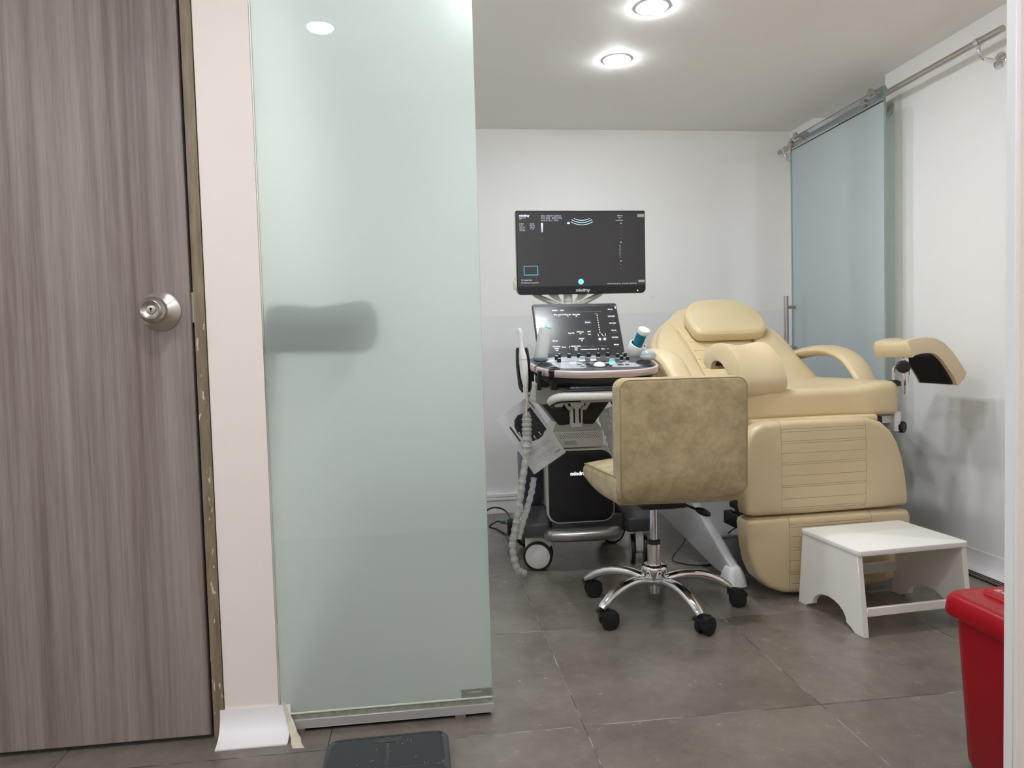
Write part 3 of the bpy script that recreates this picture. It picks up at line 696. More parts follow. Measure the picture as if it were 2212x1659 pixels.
bm = BM(); tube(bm, [(-0.172, -0.172, 0.425), (-0.176, -0.13, 0.405), (-0.185, -0.09, 0.430), (-0.190, -0.065, 0.47)], 0.002, 8); part('side_seam', bm, M_SUEDEP, st)
bm = BM(); box(bm, (-0.005, 0.01, 0.377), (0.15, 0.20, 0.026)); box(bm, (0.0, 0.0, 0.361), (0.10, 0.10, 0.016)); bevel(bm, 0.006, 2); part('tilt_mechanism', bm, M_BLACK, OC)
bm = BM(); tube(bm, cr([(0.05, 0.01, 0.366), (0.10, 0.005, 0.352), (0.13, 0.0, 0.340)], 5), 0.0045, 10)
bmesh.ops.create_uvsphere(bm, u_segments=20, v_segments=12, radius=1, matrix=tr(0.155, -0.005, 0.329) @ ry(25) @ Matrix.Diagonal((0.030, 0.016, 0.0125, 1))); part('height_lever', bm, M_BLACK, OC)
BO = tr(-0.017, 0, 0)
bm = BM(); cyl(bm, (-0.017, 0, 0.22), (-0.017, 0, 0.36), 0.0140, n=28); part('gas_column', bm, M_CHROME, OC)
bm = BM(); lathe(bm, [(0.0235, 0.150), (0.0235, 0.228), (0.021, 0.230)], BO, 32); sl = part('column_sleeve', bm, M_CHROME, OC)
bm = BM(); lathe(bm, [(0.0145, 0.228), (0.022, 0.230), (0.0215, 0.240), (0.016, 0.243)], BO, 28); part('sleeve_ring', bm, M_BLACK, sl)
bm = BM(); lathe(bm, [(0.0, 0.058), (0.0185, 0.058), (0.0195, 0.064), (0.0195, 0.092), (0.032, 0.098), (0.036, 0.108), (0.040, 0.130), (0.046, 0.138), (0.046, 0.150), (0.041, 0.156), (0.026, 0.160), (0.0, 0.160)], BO, 36); part('base_hub', bm, M_CHROME, OC)
def caster(parent, M):
    """twin-wheel black caster, wheel rolling along local x, stem above the origin's side"""
    bm = BM(); cyl(bm, (0, 0, 0.045), (0, 0, 0.062), 0.0055); prof = []
    for i in range(13):
        a = math.radians(-20 + i * 15.5); prof.append((0.004 + 0.0265 * math.cos(a) * -1 + 0.022, 0.027 + 0.0265 * math.sin(a)))
    ho = [(x, z) for x, z in prof] + [(-0.004, 0.016)]
    prism(bm, ho, -0.006, 0.006, M_XZ)
    box(bm, (0.006, 0, 0.046), (0.030, 0.040, 0.010)); bm.transform(M)
    c = part('caster', bm, M_BLACK, parent)
    for s in (-1, 1):
        bm = BM(); lathe(bm, [(0, 0.007), (0.0245, 0.007), (0.026, 0.010), (0.026, 0.017), (0.023, 0.0205), (0.012, 0.0215), (0, 0.0215)], M @ tr(0.022, 0, 0.026) @ rx(-90 * s), 26); part('wheel', bm, M_BLACKM, c)
M_XZ = Matrix(((1, 0, 0, 0), (0, 0, 1, 0), (0, 1, 0, 0), (0, 0, 0, 1)))
for k, (a, sw) in enumerate(((-76, 112), (-148, 150), (-4, -18), (68, 60), (140, -138))):
    A = BO @ rz(a + 2); R0 = 0.262
    bm = BM()
    tube(bm, cr([(0.026, 0, 0.102), (0.09, 0, 0.116), (0.155, 0, 0.114), (0.207, 0, 0.098), (0.245, 0, 0.077), (R0, 0, 0.065)], 6), [0.0205, 0.0205, 0.0200, 0.0190, 0.0175, 0.0140], 16, 0.8, ref=(0, 0, 1))
    bm.transform(A); ar = part('base_arm', bm, M_CHROME, OC)
    caster(OC, A @ tr(R0, 0, 0) @ rz(sw) @ Matrix.Diagonal((1.14, 1.14, 1.14, 1)))

# ---------------------------------------------------------------- white step stool
M_STOOL = mat('white_painted_board', (238, 236, 230), 0.38, var=0.015, vscale=6, bumpn=0.06, bscale=40)
SS = thing('step_stool', 'white painted wooden step stool with arched sides, in front of the cream leg pads', 'step stool', (1.478, 2.214, 0), 4.5)
bm = BM(); prism(bm, rrect(0.392, 0.305, 0.014, 4), 0.244, 0.261); bevel(bm, 0.0025, 2); part('step_top', bm, M_STOOL, SS)
side = [(-0.178, 0.0)]
side = [(-0.172, 0.0), (-0.128, 0.0), (-0.112, 0.010)]
for i in range(11):
    a = PI - i / 10 * PI; side.append((0.100 * math.cos(a) * 0.88, 0.020 + 0.052 * math.sin(a)))
side += [(0.112, 0.010), (0.128, 0.0), (0.168, 0.0), (0.142, 0.244), (-0.142, 0.244)]
MS = Matrix(((0, 0, 1, 0), (1, 0, 0, 0), (0, 1, 0, 0), (0, 0, 0, 1)))
for x in (-0.194, 0.176):
    bm = BM(); prism(bm, side, x, x + 0.018, MS); bevel(bm, 0.0015, 1, 50); part('side_panel', bm, M_STOOL, SS)
bm = BM(); box(bm, (0, -0.158, 0.074), (0.352, 0.012, 0.026)); bevel(bm, 0.0015, 1); part('front_rail', bm, M_STOOL, SS)
bm = BM(); box(bm, (0, 0.146, 0.100), (0.352, 0.014, 0.036)); bevel(bm, 0.0015, 1); part('back_rail', bm, M_STOOL, SS)

# ---------------------------------------------------------------- red waste bin
M_RED = mat('red_plastic', (160, 0, 22), 0.32, spec=0.22, bumpn=0.03, bscale=60)
WB = thing('waste_bin', 'red plastic waste bin with a hinged lid, at the right edge behind the wall end', 'waste bin', (1.271, 1.243, 0))
def ringxy(w, d, r, z, cx=0, cy=0): return [Vector((a, b, z)) for a, b in rrect(w, d, r, 8, cx, cy)]
bm = BM(); loft(bm, [ringxy(0.290, 0.290, 0.040, 0.004), ringxy(0.304, 0.304, 0.045, 0.0), ringxy(0.318, 0.318, 0.045, 0.012), ringxy(0.354, 0.340, 0.045, 0.325), ringxy(0.356, 0.342, 0.045, 0.345)]); part('bin_body', bm, M_RED, WB, ang=50)
bm = BM(); loft(bm, [ringxy(0.385, 0.365, 0.045, 0.322), ringxy(0.389, 0.369, 0.046, 0.326), ringxy(0.384, 0.364, 0.046, 0.352), ringxy(0.372, 0.352, 0.045, 0.362), ringxy(0.350, 0.330, 0.043, 0.3665), ringxy(0.340, 0.320, 0.043, 0.3650), ringxy(0.262, 0.296, 0.035, 0.3665), ringxy(0.256, 0.290, 0.034, 0.3720), ringxy(0.246, 0.280, 0.030, 0.3735)])
lid = part('bin_lid', bm, M_RED, WB, ang=50)
bm = BM(); prism(bm, rrect(0.18, 0.012, 0.004), 0.3735, 0.376, tr(0, -0.04, 0)); part('lid_rib', bm, M_RED, lid)
text('lid_lettering', 'BASURA', 0.022, mat('white_print', (235, 225, 225), 0.5), lid, plane((-0.104, 0.130, 0.3740), (0, -1, 0), (1, 0, 0)))

# ---------------------------------------------------------------- bathroom scale
BS = thing('bathroom_scale', 'black glass bathroom scale on the floor, cut by the bottom edge', 'bathroom scale', (-0.103, 1.535, 0), 1)
M_GLB = mat('black_glass', (24, 26, 28), 0.06, var=0.0, coat=0.5, coatr=0.02)
M_GLG = mat('slate_glass_print', (40, 43, 49), 0.10)
bm = BM(); prism(bm, rrect(0.272, 0.272, 0.034, 8), 0.018, 0.024); bevel(bm, 0.0015, 2); pl = part('glass_plate', bm, M_GLB, BS)
bm = BM(); prism(bm, rrect(0.25, 0.25, 0.03, 8), 0.008, 0.018); part('scale_body', bm, M_BLACK, BS)
for sx in (-1, 1):
    for sy in (-1, 1):
        c = [0.006] * 4; c[{(1, 1): 0, (-1, 1): 1, (-1, -1): 2, (1, -1): 3}[(sx, sy)]] = 0.026; c[{(1, 1): 3, (-1, 1): 2, (-1, -1): 1, (1, -1): 0}[(sx, sy)]] = 0.018
        bm = BM(); prism(bm, rrect(0.1215, 0.1215, c, 6, sx * 0.0635, sy * 0.0635), 0.0238, 0.0243); part('electrode_area', bm, M_GLG, pl, smooth=False)
        bm = BM(); cyl(bm, (sx * 0.1, sy * 0.1, 0), (sx * 0.1, sy * 0.1, 0.009), 0.014); part('foot', bm, M_BLACKM, BS)
bm = BM(); box(bm, (0, 0.112, 0.0244), (0.062, 0.018, 0.0006)); part('display_window', bm, M_GLB, pl, smooth=False, label='small rectangular display window')
bm = BM(); random.seed(3)
for i in range(26): box(bm, (random.uniform(-.12, .12), random.uniform(-.10, .12), 0.0246), (0.0012, 0.0012, 0.0006), I4)
part('dust_specks', bm, mat('dust', (200, 200, 200), 0.8), pl, smooth=False)['kind'] = 'stuff'

# ---------------------------------------------------------------- ultrasound machine
US = thing('ultrasound_machine', 'wheeled ultrasound scanner with wide monitor, tilted touchscreen and knobbed console', 'ultrasound machine', (0.640, 2.93, 0))
M_GREY = mat('warm_grey_plastic', (196, 194, 188), 0.4)
M_LGREY = mat('light_grey_plastic', (222, 222, 219), 0.35)
M_DGREY = mat('dark_grey_plastic', (72, 73, 76), 0.38)
M_PANEL = mat('silver_console_panel', (196, 198, 203), 0.3, 0.3)
M_PINKM = mat('rose_metal_band', (212, 194, 192), 0.3, 0.35)
M_NAVY = mat('blue_black_plastic', (14, 15, 20), 0.35)
M_KEYG = mat('pale_blue_key', (176, 188, 204), 0.4)
M_BEZ = mat('monitor_bezel', (20, 21, 26), 0.14)
def screen_mat(name, base=(36, 37, 39), rough=0.12, em=0.0):
    t = NT(name)
    return t.done(t.bsdf(color=srgb(base), rough=rough, emit=srgb(36, 36, 38), emits=em, coat=0.6, coatr=0.03))
M_SCR = screen_mat('lit_monitor_screen', base=(26, 27, 29), em=0.45)
M_TSCR = screen_mat('lit_touch_screen', base=(28, 29, 31), em=0.5, rough=0.2)
E_WHITE = emis('white_glow', (232, 238, 248), 1.0)
E_GREY = emis('screen_grey_text', (160, 166, 178), 0.8)
E_DIM = emis('screen_dim_grey', (96, 98, 104), 0.8)
E_CYAN = emis('screen_cyan', (110, 205, 235), 1.0)
E_LBLUE = emis('screen_light_blue', (182, 206, 240), 1.0)
E_BAR = emis('screen_bar_grey', (128, 124, 122), 0.9)
W = dict(world=True)
# base: front step, arms to the casters
bm = BM()
def ring(pts, z): return [Vector((a, b, z)) for a, b in pts]
st_ = [(0.46, 2.925), (0.462, 2.86), (0.49, 2.83), (0.56, 2.815), (0.68, 2.812), (0.75, 2.825), (0.785, 2.855), (0.79, 2.925)]
loft(bm, [ring(offs(st_, 0.02), 0.128), ring(offs(st_, 0.002), 0.140), ring(st_, 0.160), ring(offs(st_, 0.012), 0.172), ring(offs(st_, 0.03), 0.176)])
bevel(bm, 0.002, 1, 50); part('foot_step', bm, M_ALU, US, **W)
for s in (-1, 1):
    x = 0.648 + s * 0.222
    bm = BM()
    a = [(x - 0.055, 2.868), (x + 0.055, 2.868), (x + 0.06 - s * 0.03, 2.96), (x - s * 0.13 + 0.05, 3.06), (x - s * 0.13 - 0.05, 3.06), (x - 0.06 - s * 0.03, 2.96)]
    loft(bm, [ring(a, 0.145), ring(a, 0.195), ring(offs(a, 0.008), 0.203)])
    for v in bm.verts:
        if v.co.z > 0.17 and v.co.y > 2.95: v.co.z += 0.045
    bevel(bm, 0.004, 2); part('base_leg', bm, M_DGREY, US, **W)
bm = BM(); bx(bm, 0.50, 0.80, 2.90, 3.26, 0.15, 0.215); bx(bm, 0.44, 0.86, 3.20, 3.32, 0.15, 0.20); bevel(bm, 0.006, 2); part('chassis', bm, M_DGREY, US, **W)
def big_caster(x, y, rot, z0=0.0, R=0.060):
    M = tr(x, y, 0) @ rz(rot)
    bm = BM()
    ho = [(-0.050, 0.145), (0.030, 0.145), (0.052, 0.130), (0.060, 0.105), (0.030, 0.075), (-0.005, 0.060), (-0.030, 0.045), (-0.046, 0.060), (-0.052, 0.10)]
    prism(bm, ho, -0.016, 0.016, M @ M_XZ); bevel(bm, 0.005, 2)
    c = part('caster', bm, M_LGREY, US, **W)
    for s in (-1, 1):
        A = M @ tr(0.0, 0, R) @ rx(-90 * s)
        bm = BM(); lathe(bm, [(R * 0.80, 0.018), (R * 0.84, 0.0345), (R * 0.96, 0.034), (R, 0.030), (R, 0.022), (R * 0.97, 0.018)], A, 40); w_ = part('tyre', bm, M_BLACK, c, **W)
        bm = BM(); lathe(bm, [(0, 0.018), (R * 0.835, 0.018), (R * 0.835, 0.0335), (R * 0.78, 0.0355), (0, 0.0365)], A, 40); part('hub_disc', bm, M_LGREY, c, **W)
big_caster(0.447, 2.93, -14); big_caster(0.872, 2.93, 78)
big_caster(0.46, 3.27, 40); big_caster(0.84, 3.27, 10)
# body with its black front door
bm = BM(); prism(bm, rrect(0.278, 0.300, [0.055, 0.055, 0.05, 0.05], 8, 0.6185, 0.345), 0.0, 0.03, plane((0, 2.902, 0), (1, 0, 0), (0, 0, 1))); bevel(bm, 0.003, 2)
bx(bm, 0.49, 0.75, 2.90, 3.20, 0.20, 0.49); body = part('body', bm, M_GREY, US, **W)
bm = BM(); bx(bm, 0.405, 0.478, 2.99, 3.20, 0.235, 0.46); bevel(bm, 0.012, 2); part('side_battery_box', bm, mat('navy_plastic', (36, 42, 58), 0.35), US, **W)
bm = BM(); pad(bm, rrect(0.264, 0.287, [0.048, 0.048, 0.044, 0.044], 8, 0.6185, 0.345), 0.016, 0.008, plane((0, 2.876, 0), (1, 0, 0), (0, 0, 1)), 0.004, 0.002)
fp = part('front_cover', bm, M_NAVY, US, **W)
text('front_lettering', 'mindray', 0.0215, E_WHITE, fp, plane((0.5735, 2.8545, 0.392), (1, 0, 0), (0, 0, 1)), world=True, bold=0.0006)  # lettering on the cover glows by itself, brightness put into its colour
# ventilated control box, column and spread arms
bm = BM(); bx(bm, 0.518, 0.718, 2.885, 3.10, 0.498, 0.566); bevel(bm, 0.006, 2); vb = part('vent_box', bm, M_GREY, US, **W)
bm = BM()
for j in range(4):
    for i in range(17): cyl(bm, (0.540 + i * 0.0098 + (j % 2) * 0.0049, 2.8845, 0.557 - j * 0.006), (0.540 + i * 0.0098 + (j % 2) * 0.0049, 2.886, 0.557 - j * 0.006), 0.0019, n=6)
for j in range(4):
    for i in range(8): cyl(bm, (0.560 + i * 0.0062 + (j % 2) * 0.003, 2.8845, 0.526 - j * 0.0045), (0.560 + i * 0.0062 + (j % 2) * 0.003, 2.886, 0.526 - j * 0.0045), 0.0016, n=6)
part('vent_holes', bm, M_DARK, vb, smooth=False, **W)['kind'] = 'stuff'
bm = BM(); loft(bm, [ring([(0.515, 2.90), (0.72, 2.90), (0.70, 3.15), (0.53, 3.15)], 0.566), ring([(0.535, 2.93), (0.70, 2.93), (0.68, 3.12), (0.55, 3.12)], 0.600)]); part('lower_cowl', bm, M_GREY, US, **W)
for s in (-1, 1):
    bm = BM(); c0 = 0.617
    q = [(c0 + s * 0.028, 0.590), (c0 + s * 0.065, 0.578), (c0 + s * 0.150, 0.690), (c0 + s * 0.040, 0.690), (c0 + s * 0.030, 0.655)]
    if s < 0: q = q[::-1]
    prism(bm, q, 0, 0.14, plane((0, 3.06, 0), (1, 0, 0), (0, 0, 1))); bevel(bm, 0.005, 2); part('lift_arm', bm, M_NAVY, US, **W)
    bm = BM()
    q = [(c0 + s * 0.018, 0.650), (c0 + s * 0.036, 0.650), (c0 + s * 0.095, 0.735), (c0 + s * 0.055, 0.735)]
    if s < 0: q = q[::-1]
    prism(bm, q, 0, 0.02, plane((0, 2.915, 0), (1, 0, 0), (0, 0, 1))); part('arm_trim', bm, M_GREY, US, **W)
bm = BM(); loft(bm, [ring(rrect(0.050, 0.05, 0.01, 3, 0.617, 2.93), 0.580), ring(rrect(0.056, 0.05, 0.01, 3, 0.617, 2.93), 0.640), ring(rrect(0.044, 0.05, 0.01, 3, 0.617, 2.93), 0.668)])
bx(bm, 0.580, 0.650, 2.895, 2.93, 0.666, 0.678); sc_ = part('swivel_column', bm, M_LGREY, US, **W)
bm = BM()
for x in (0.605, 0.6285): bx(bm, x - 0.003, x + 0.003, 2.903, 2.906, 0.596, 0.655)
part('column_slots', bm, M_DARK, sc_, smooth=False, **W)['kind'] = 'stuff'
bm = BM(); bx(bm, 0.576, 0.616, 2.888, 2.891, 0.683, 0.703); lb_ = part('warning_label', bm, mat('orange_brown_label', (150, 84, 52), 0.5), US, smooth=False, label='orange-brown label with a white centre', **W)
bm = BM(); bx(bm, 0.590, 0.602, 2.8868, 2.888, 0.684, 0.702); part('label_centre', bm, M_TRIMW, lb_, smooth=False, **W)
bm = BM(); prism(bm, rrect(0.40, 0.088, 0.018, 5, 0.647, 0.722), 0, 0.20, plane((0, 3.09, 0), (1, 0, 0), (0, 0, 1))); bevel(bm, 0.004, 2); part('console_carrier', bm, M_GREY, US, **W)

# console, tilted up at the back
CT = tr(0.655, 2.66, 0.822) @ rx(11)
co = [(-0.242, 0.200), (-0.246, 0.14), (-0.236, 0.075), (-0.212, 0.018), (-0.175, -0.018), (-0.11, -0.042), (-0.04, -0.052), (0.05, -0.053), (0.13, -0.046), (0.185, -0.028), (0.222, 0.002), (0.240, 0.05), (0.236, 0.12), (0.215, 0.19), (0.185, 0.255), (0.12, 0.275), (-0.12, 0.275), (-0.20, 0.262)]
co = [tuple(v[:2]) for v in cr([(a, b, 0) for a, b in co + co[:1]], 4)[:-1]]
bm = BM(); prism(bm, offs(co, 0.006), -0.006, 0.0, CT); bevel(bm, 0.002, 1); con = part('console_deck', bm, M_DGREY, US, **W)
bm = BM(); loft(bm, [[CT @ Vector((a, b, z)) for a, b in offs(co, d)] for d, z in ((0.06, -0.075), (0.03, -0.060), (0.014, -0.030), (0.008, -0.006))]); part('console_underside', bm, M_NAVY, US, **W)
n = len(co)
def band(i0, i1, name='rose_band'):
    """curved metal band along outline points i0..i1"""
    seg = [co[i % n] for i in range(i0, i1 + 1)]; inn = [offs(co, 0.010)[i % n] for i in range(i0, i1 + 1)]
    rings = []
    for (a, b), (c, d) in zip(seg, inn):
        o = Vector((a, b, 0)); i_ = Vector((c, d, 0)); dd = (o - i_)
        rings.append([CT @ (i_ + Vector((0, 0, 0.0015))), CT @ (o * 1 + Vector((0, 0, -0.001)) - dd * 0.15), CT @ (o + Vector((0, 0, -0.006))), CT @ (o - dd * 0.05 + Vector((0, 0, -0.021))), CT @ (o - dd * 0.35 + Vector((0, 0, -0.0245))), CT @ (i_ + Vector((0, 0, -0.024)))])
    bm = BM(); loft(bm, rings); part(name, bm, M_PINKM, con, label='rose-coloured metal edge', **W)
band(2, 8); band(9, 14); band(16, 46)
# light-coloured control fields
bm = BM()
q1 = [(-0.165, 0.128), (-0.150, 0.025), (-0.135, 0.015), (-0.062, 0.008), (-0.045, 0.022), (-0.040, 0.065), (-0.052, 0.125)]
prism(bm, q1, 0, 0.0016, CT); prism(bm, [(-0.185, 0.262), (-0.175, 0.140), (-0.045, 0.135), (-0.02, 0.265)], 0, 0.0012, CT)
prism(bm, [(-0.05, 0.118), (-0.04, 0.104), (0.10, 0.100), (0.155, 0.075), (0.165, 0.02), (0.150, 0.008), (0.062, 0.014), (0.050, 0.03), (0.055, 0.075), (0.03, 0.092), (-0.04, 0.094)][::-1], 0, 0.0014, CT)
part('control_field', bm, M_PANEL, con, **W)
def dial(x, y, m, r=0.0085, h=0.019, ring_m=None, nm='rotary_knob', lab=None):
    bm = BM(); lathe(bm, [(r, 0.001), (r, h - 0.002), (r * 0.9, h), (0, h)], CT @ tr(x, y, 0), 20); k = part(nm, bm, m, con, label=lab, **W)
    bm = BM(); lathe(bm, [(0, h - 0.0002), (r * 0.72, h + 0.0002), (r * 0.70, h + 0.001), (0, h + 0.001)], CT @ tr(x, y, 0), 16); part('knob_cap', bm, M_PANEL, k, **W)
    bm = BM(); lathe(bm, [(r * 1.12, 0), (r * 1.12, 0.003), (r, 0.0032), (0, 0.0032)], CT @ tr(x, y, 0), 20); part('knob_ring', bm, ring_m or M_LGREY, k, **W)
for x, y in ((-0.131, 0.168), (-0.114, 0.205), (-0.131, 0.118), (-0.075, 0.200), (-0.036, 0.200), (0.004, 0.200), (0.043, 0.200), (0.082, 0.200), (0.116, 0.178), (0.119, 0.130), (0.140, 0.118), (0.150, 0.19)):
    dial(x, y, M_BLACK, 0.0078 if x < 0.118 else 0.0070, 0.018)
M_CLR = mat('clear_knob_plastic', (205, 212, 214), 0.12, trans=0.55)
for x, y in ((-0.079, 0.112), (-0.033, 0.150), (0.012, 0.152)): dial(x, y, M_CLR, 0.0105, 0.016, emis('knob_white_glow', (245, 248, 250), 0.9))
dial(0.075, 0.105, M_CLR, 0.0105, 0.014, emis('knob_cyan_glow', (70, 235, 225), 1.2), lab='clear knob glowing cyan')
bm = BM(); lathe(bm, [(0, 0.016), (0.010, 0.015), (0.0175, 0.0105), (0.0225, 0.004), (0.0235, 0)][::-1], CT @ tr(0.010, 0.045, 0), 32); tb = part('trackball', bm, mat('white_trackball', (238, 238, 240), 0.2), con, **W)
bm = BM(); lathe(bm, [(0.024, 0), (0.028, 0), (0.028, 0.002), (0.024, 0.002)], CT @ tr(0.010, 0.045, 0), 32); part('trackball_ring', bm, M_BLACK, con, **W)
random.seed(11)
for x, y, w_, d_, m in ((-0.110, 0.085, .020, .010, M_PANEL), (-0.098, 0.048, .020, .010, M_PANEL), (-0.062, 0.070, .018, .010, M_DGREY), (-0.055, 0.042, .018, .010, M_DGREY), (-0.155, 0.225, .018, .010, M_DGREY), (-0.028, 0.120, .022, .010, M_DGREY), (0.012, 0.124, .020, .009, M_DGREY), (0.044, 0.122, .020, .009, M_DGREY),
                        (-0.026, 0.082, .012, .022, M_BLACK), (-0.022, 0.050, .010, .018, M_BLACK), (0.046, 0.060, .010, .018, M_BLACK), (0.052, 0.036, .010, .014, M_BLACK), (0.098, 0.082, .026, .010, M_DGREY), (0.128, 0.086, .018, .012, M_PANEL), (0.092, 0.046, .024, .014, M_BLACK), (0.118, 0.046, .018, .012, M_BLACK), (0.142, 0.052, .018, .012, M_PANEL)):
    bm = BM(); prism(bm, rrect(w_, d_, min(w_, d_) * 0.42, 4, x, y), 0.0012, 0.0032, CT); part('push_button', bm, m, con, **W)
# cup-shaped probe holders
def cup(x, y, r, depth, nm='probe_cup'):
    A = CT @ tr(x, y, 0)
    bm = BM(); lathe(bm, [(r + 0.005, -0.001), (r + 0.004, 0.003), (r + 0.001, 0.003), (r - 0.001, 0.0), (r - 0.002, -0.012), (r - 0.0025, -0.014), (0, -0.014)], A, 32); c = part(nm, bm, M_BLACK, con, **W)
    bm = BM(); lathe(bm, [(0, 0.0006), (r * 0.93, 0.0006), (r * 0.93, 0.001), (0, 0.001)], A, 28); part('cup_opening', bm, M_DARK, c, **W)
    if depth:
        bm = BM(); lathe(bm, [(r * 1.0, -0.020), (r * 0.95, -depth), (r * 0.85, -depth - 0.004), (0, -depth - 0.004)], A, 28); part('cup_barrel', bm, M_NAVY, c, **W)
cup(-0.192, 0.178, 0.024, 0.085); cup(-0.193, 0.092, 0.023, 0.080); cup(-0.168, 0.020, 0.0165, 0.075); cup(0.193, 0.022, 0.0155, 0); cup(0.195, 0.085, 0.023, 0)
bm = BM(); box(bm, (-0.225, 0.012, -0.040), (0.016, 0.016, 0.075), CT); bevel(bm, 0.003, 1); part('cup_bracket', bm, M_NAVY, con, **W)

# keyboard drawer and handle
KT = tr(0.655, 2.650, 0.748) @ rx(13)
bm = BM(); prism(bm, [(-0.128, 0.0), (-0.15, 0.03), (-0.165, 0.16), (0.165, 0.16), (0.15, 0.03), (0.128, 0.0)], -0.012, 0.0, KT); bevel(bm, 0.004, 2); kb = part('keyboard_tray', bm, M_DGREY, US, **W)
bm = BM(); prism(bm, [(-0.110, 0.010), (-0.128, 0.125), (0.128, 0.125), (0.110, 0.010)], 0, 0.0015, KT); kp = part('keyboard', bm, mat('keyboard_silver', (128, 140, 156), 0.4), kb, **W)
for j in range(5):
    for i in range(12):
        x = -0.103 + i * 0.0187 + j * 0.0; y = 0.022 + j * 0.022
        bm = BM(); box(bm, (x * (1 + 0.035 * j), y, 0.0030), (0.0155, 0.0165, 0.003), KT); part('key', bm, M_KEYG, kp, smooth=False, **W)
bm = BM()
P = cr([(0.530, 2.80, 0.687), (0.490, 2.755, 0.692), (0.478, 2.70, 0.707), (0.500, 2.665, 0.720), (0.56, 2.650, 0.722), (0.655, 2.647, 0.722), (0.75, 2.650, 0.722), (0.81, 2.665, 0.720), (0.832, 2.70, 0.707), (0.82, 2.755, 0.692), (0.78, 2.80, 0.687)], 5)
tube(bm, P, 0.0145, 14, 1.1, ref=(0, 0, 1)); part('front_handle', bm, M_LGREY, US, **W)
bm = BM(); tube(bm, [p + Vector((0.004, 0.012, -0.012)) for p in P[:22]], 0.011, 12); part('handle_grip', bm, M_BLACK, US, **W)
bm = BM(); bx(bm, 0.535, 0.785, 2.69, 2.87, 0.748, 0.775); bevel(bm, 0.004, 1); part('drawer_housing', bm, M_BLACKM, US, **W)

# tilted touchscreen
TS = tr(0.650, 2.885, 0.862) @ rz(4) @ Matrix(((1, 0, 0, 0), (0, math.sin(math.radians(25)), -math.cos(math.radians(25)), 0), (0, math.cos(math.radians(25)), math.sin(math.radians(25)), 0), (0, 0, 0, 1)))
bm = BM(); prism(bm, rrect(0.360, 0.250, [0.008, 0.008, 0.01, 0.01], 4, -0.008, 0.120), -0.016, 0.0, TS); bevel(bm, 0.0015, 1); ts = part('touchscreen', bm, M_BLACK, US, **W)
bm = BM(); prism(bm, rrect(0.348, 0.214, 0.002, 2, -0.008, 0.124), 0.0, 0.0006, TS); tp = part('touch_panel', bm, M_TSCR, ts, smooth=False, **W)
def T2(body, px, py, size, m=E_WHITE, al='CENTER', par=tp, M=TS, z=0.0009):
    return text('screen_text', body, size * 1.08, m, par, M @ tr(px, py, z), al, world=True, bold=.00022)
def U(x, y):   # position on the touch screen from fractions of its width and height (y down)
    return (-0.182 + x * 0.348, 0.231 - y * 0.214)
for s_, x, y, z, m in (('Dual B', .245, .075, .0075, E_WHITE), ('Liver', .335, .075, .0075, E_WHITE), ('Mapa color B', .285, .17, .0070, E_WHITE), ('3', .285, .205, .0065, E_WHITE), ('Mapa gris', .395, .17, .0070, E_WHITE), ('8', .395, .205, .0065, E_WHITE),
                       ('Mapa tinte', .50, .17, .0070, E_WHITE), ('off', .50, .205, .0065, E_WHITE), ('Biopsia', .625, .345, .0070, E_WHITE), ('Dual TR', .405, .57, .0070, E_WHITE), ('HDScope', .515, .545, .0070, E_WHITE), ('off', .515, .58, .0065, E_WHITE),
                       ('AVC', .625, .545, .0070, E_WHITE), ('Dim', .625, .60, .0065, E_WHITE), ('ExFOV', .52, .69, .0070, E_WHITE), ('off', .52, .725, .0065, E_WHITE), ('360 off', .195, .725, .0070, E_WHITE), ('Cal imagen', .205, .84, .0068, E_WHITE), ('Difund', .205, .88, .0060, E_WHITE), ('Def', .205, .92, .0065, E_WHITE),
                       ('Brazo', .295, .855, .0070, E_WHITE), ('8', .36, .855, .0070, E_WHITE), ('Campo visual', .435, .84, .0068, E_WHITE), ('100%', .435, .88, .0060, E_WHITE), ('Dim', .435, .92, .0065, E_WHITE), ('Rango din 110', .54, .85, .0060, E_DIM), ('iClear', .64, .85, .0062, E_DIM), ('6', .70, .85, .0062, E_DIM), ('Quad-TR', .77, .85, .0060, E_DIM),
                       ('Persistencia 4', .545, .915, .0066, E_WHITE), ('Suavizado', .645, .915, .0066, E_WHITE), ('0', .705, .915, .0068, E_WHITE), ('Girar', .76, .915, .0066, E_WHITE), ('Inv', .82, .915, .0066, E_GREY), ('TGC', .745, .165, .0055, E_GREY),
                       ('Marcas', .10, .25, .0070, E_WHITE), ('Iniciar', .10, .30, .0065, E_WHITE)):
    a, b = U(x, y); T2(s_, a, b - 0.0025, z, m)
for s_, y, s2 in (('500 Hz', .085, 'PRF'), ('H3.5 MHz', .235, 'Frec'), ('H4.5 MHz', .385, 'Arm'), ('500 Hz', .54, 'Rojo punto'), ('2.84 MHz', .69, 'Frec conv'), ('500 Hz', .845, 'Vel')):
    a, b = U(.93, y); T2(s_, a, b, .0066, E_WHITE); a, b = U(.94, y + .035); T2(s2, a, b, .0050, E_DIM)
bm = BM()
for i in range(8): a, b = U(.755, .20 + i * .052); prism(bm, rrect(.0030, .0055, .001, 2, a, b), .0006, .001, TS)
part('slider_marks', bm, E_WHITE, tp, smooth=False, **W)['kind'] = 'stuff'
def frame_(bm, x0, y0, x1, y1, t_, M, z=0.0009):
    for a, b, c, d in ((x0, y0, x1, y0 + t_), (x0, y1 - t_, x1, y1), (x0, y0, x0 + t_, y1), (x1 - t_, y0, x1, y1)):
        bx(bm, a, c, b, d, z - 0.0004, z, M)
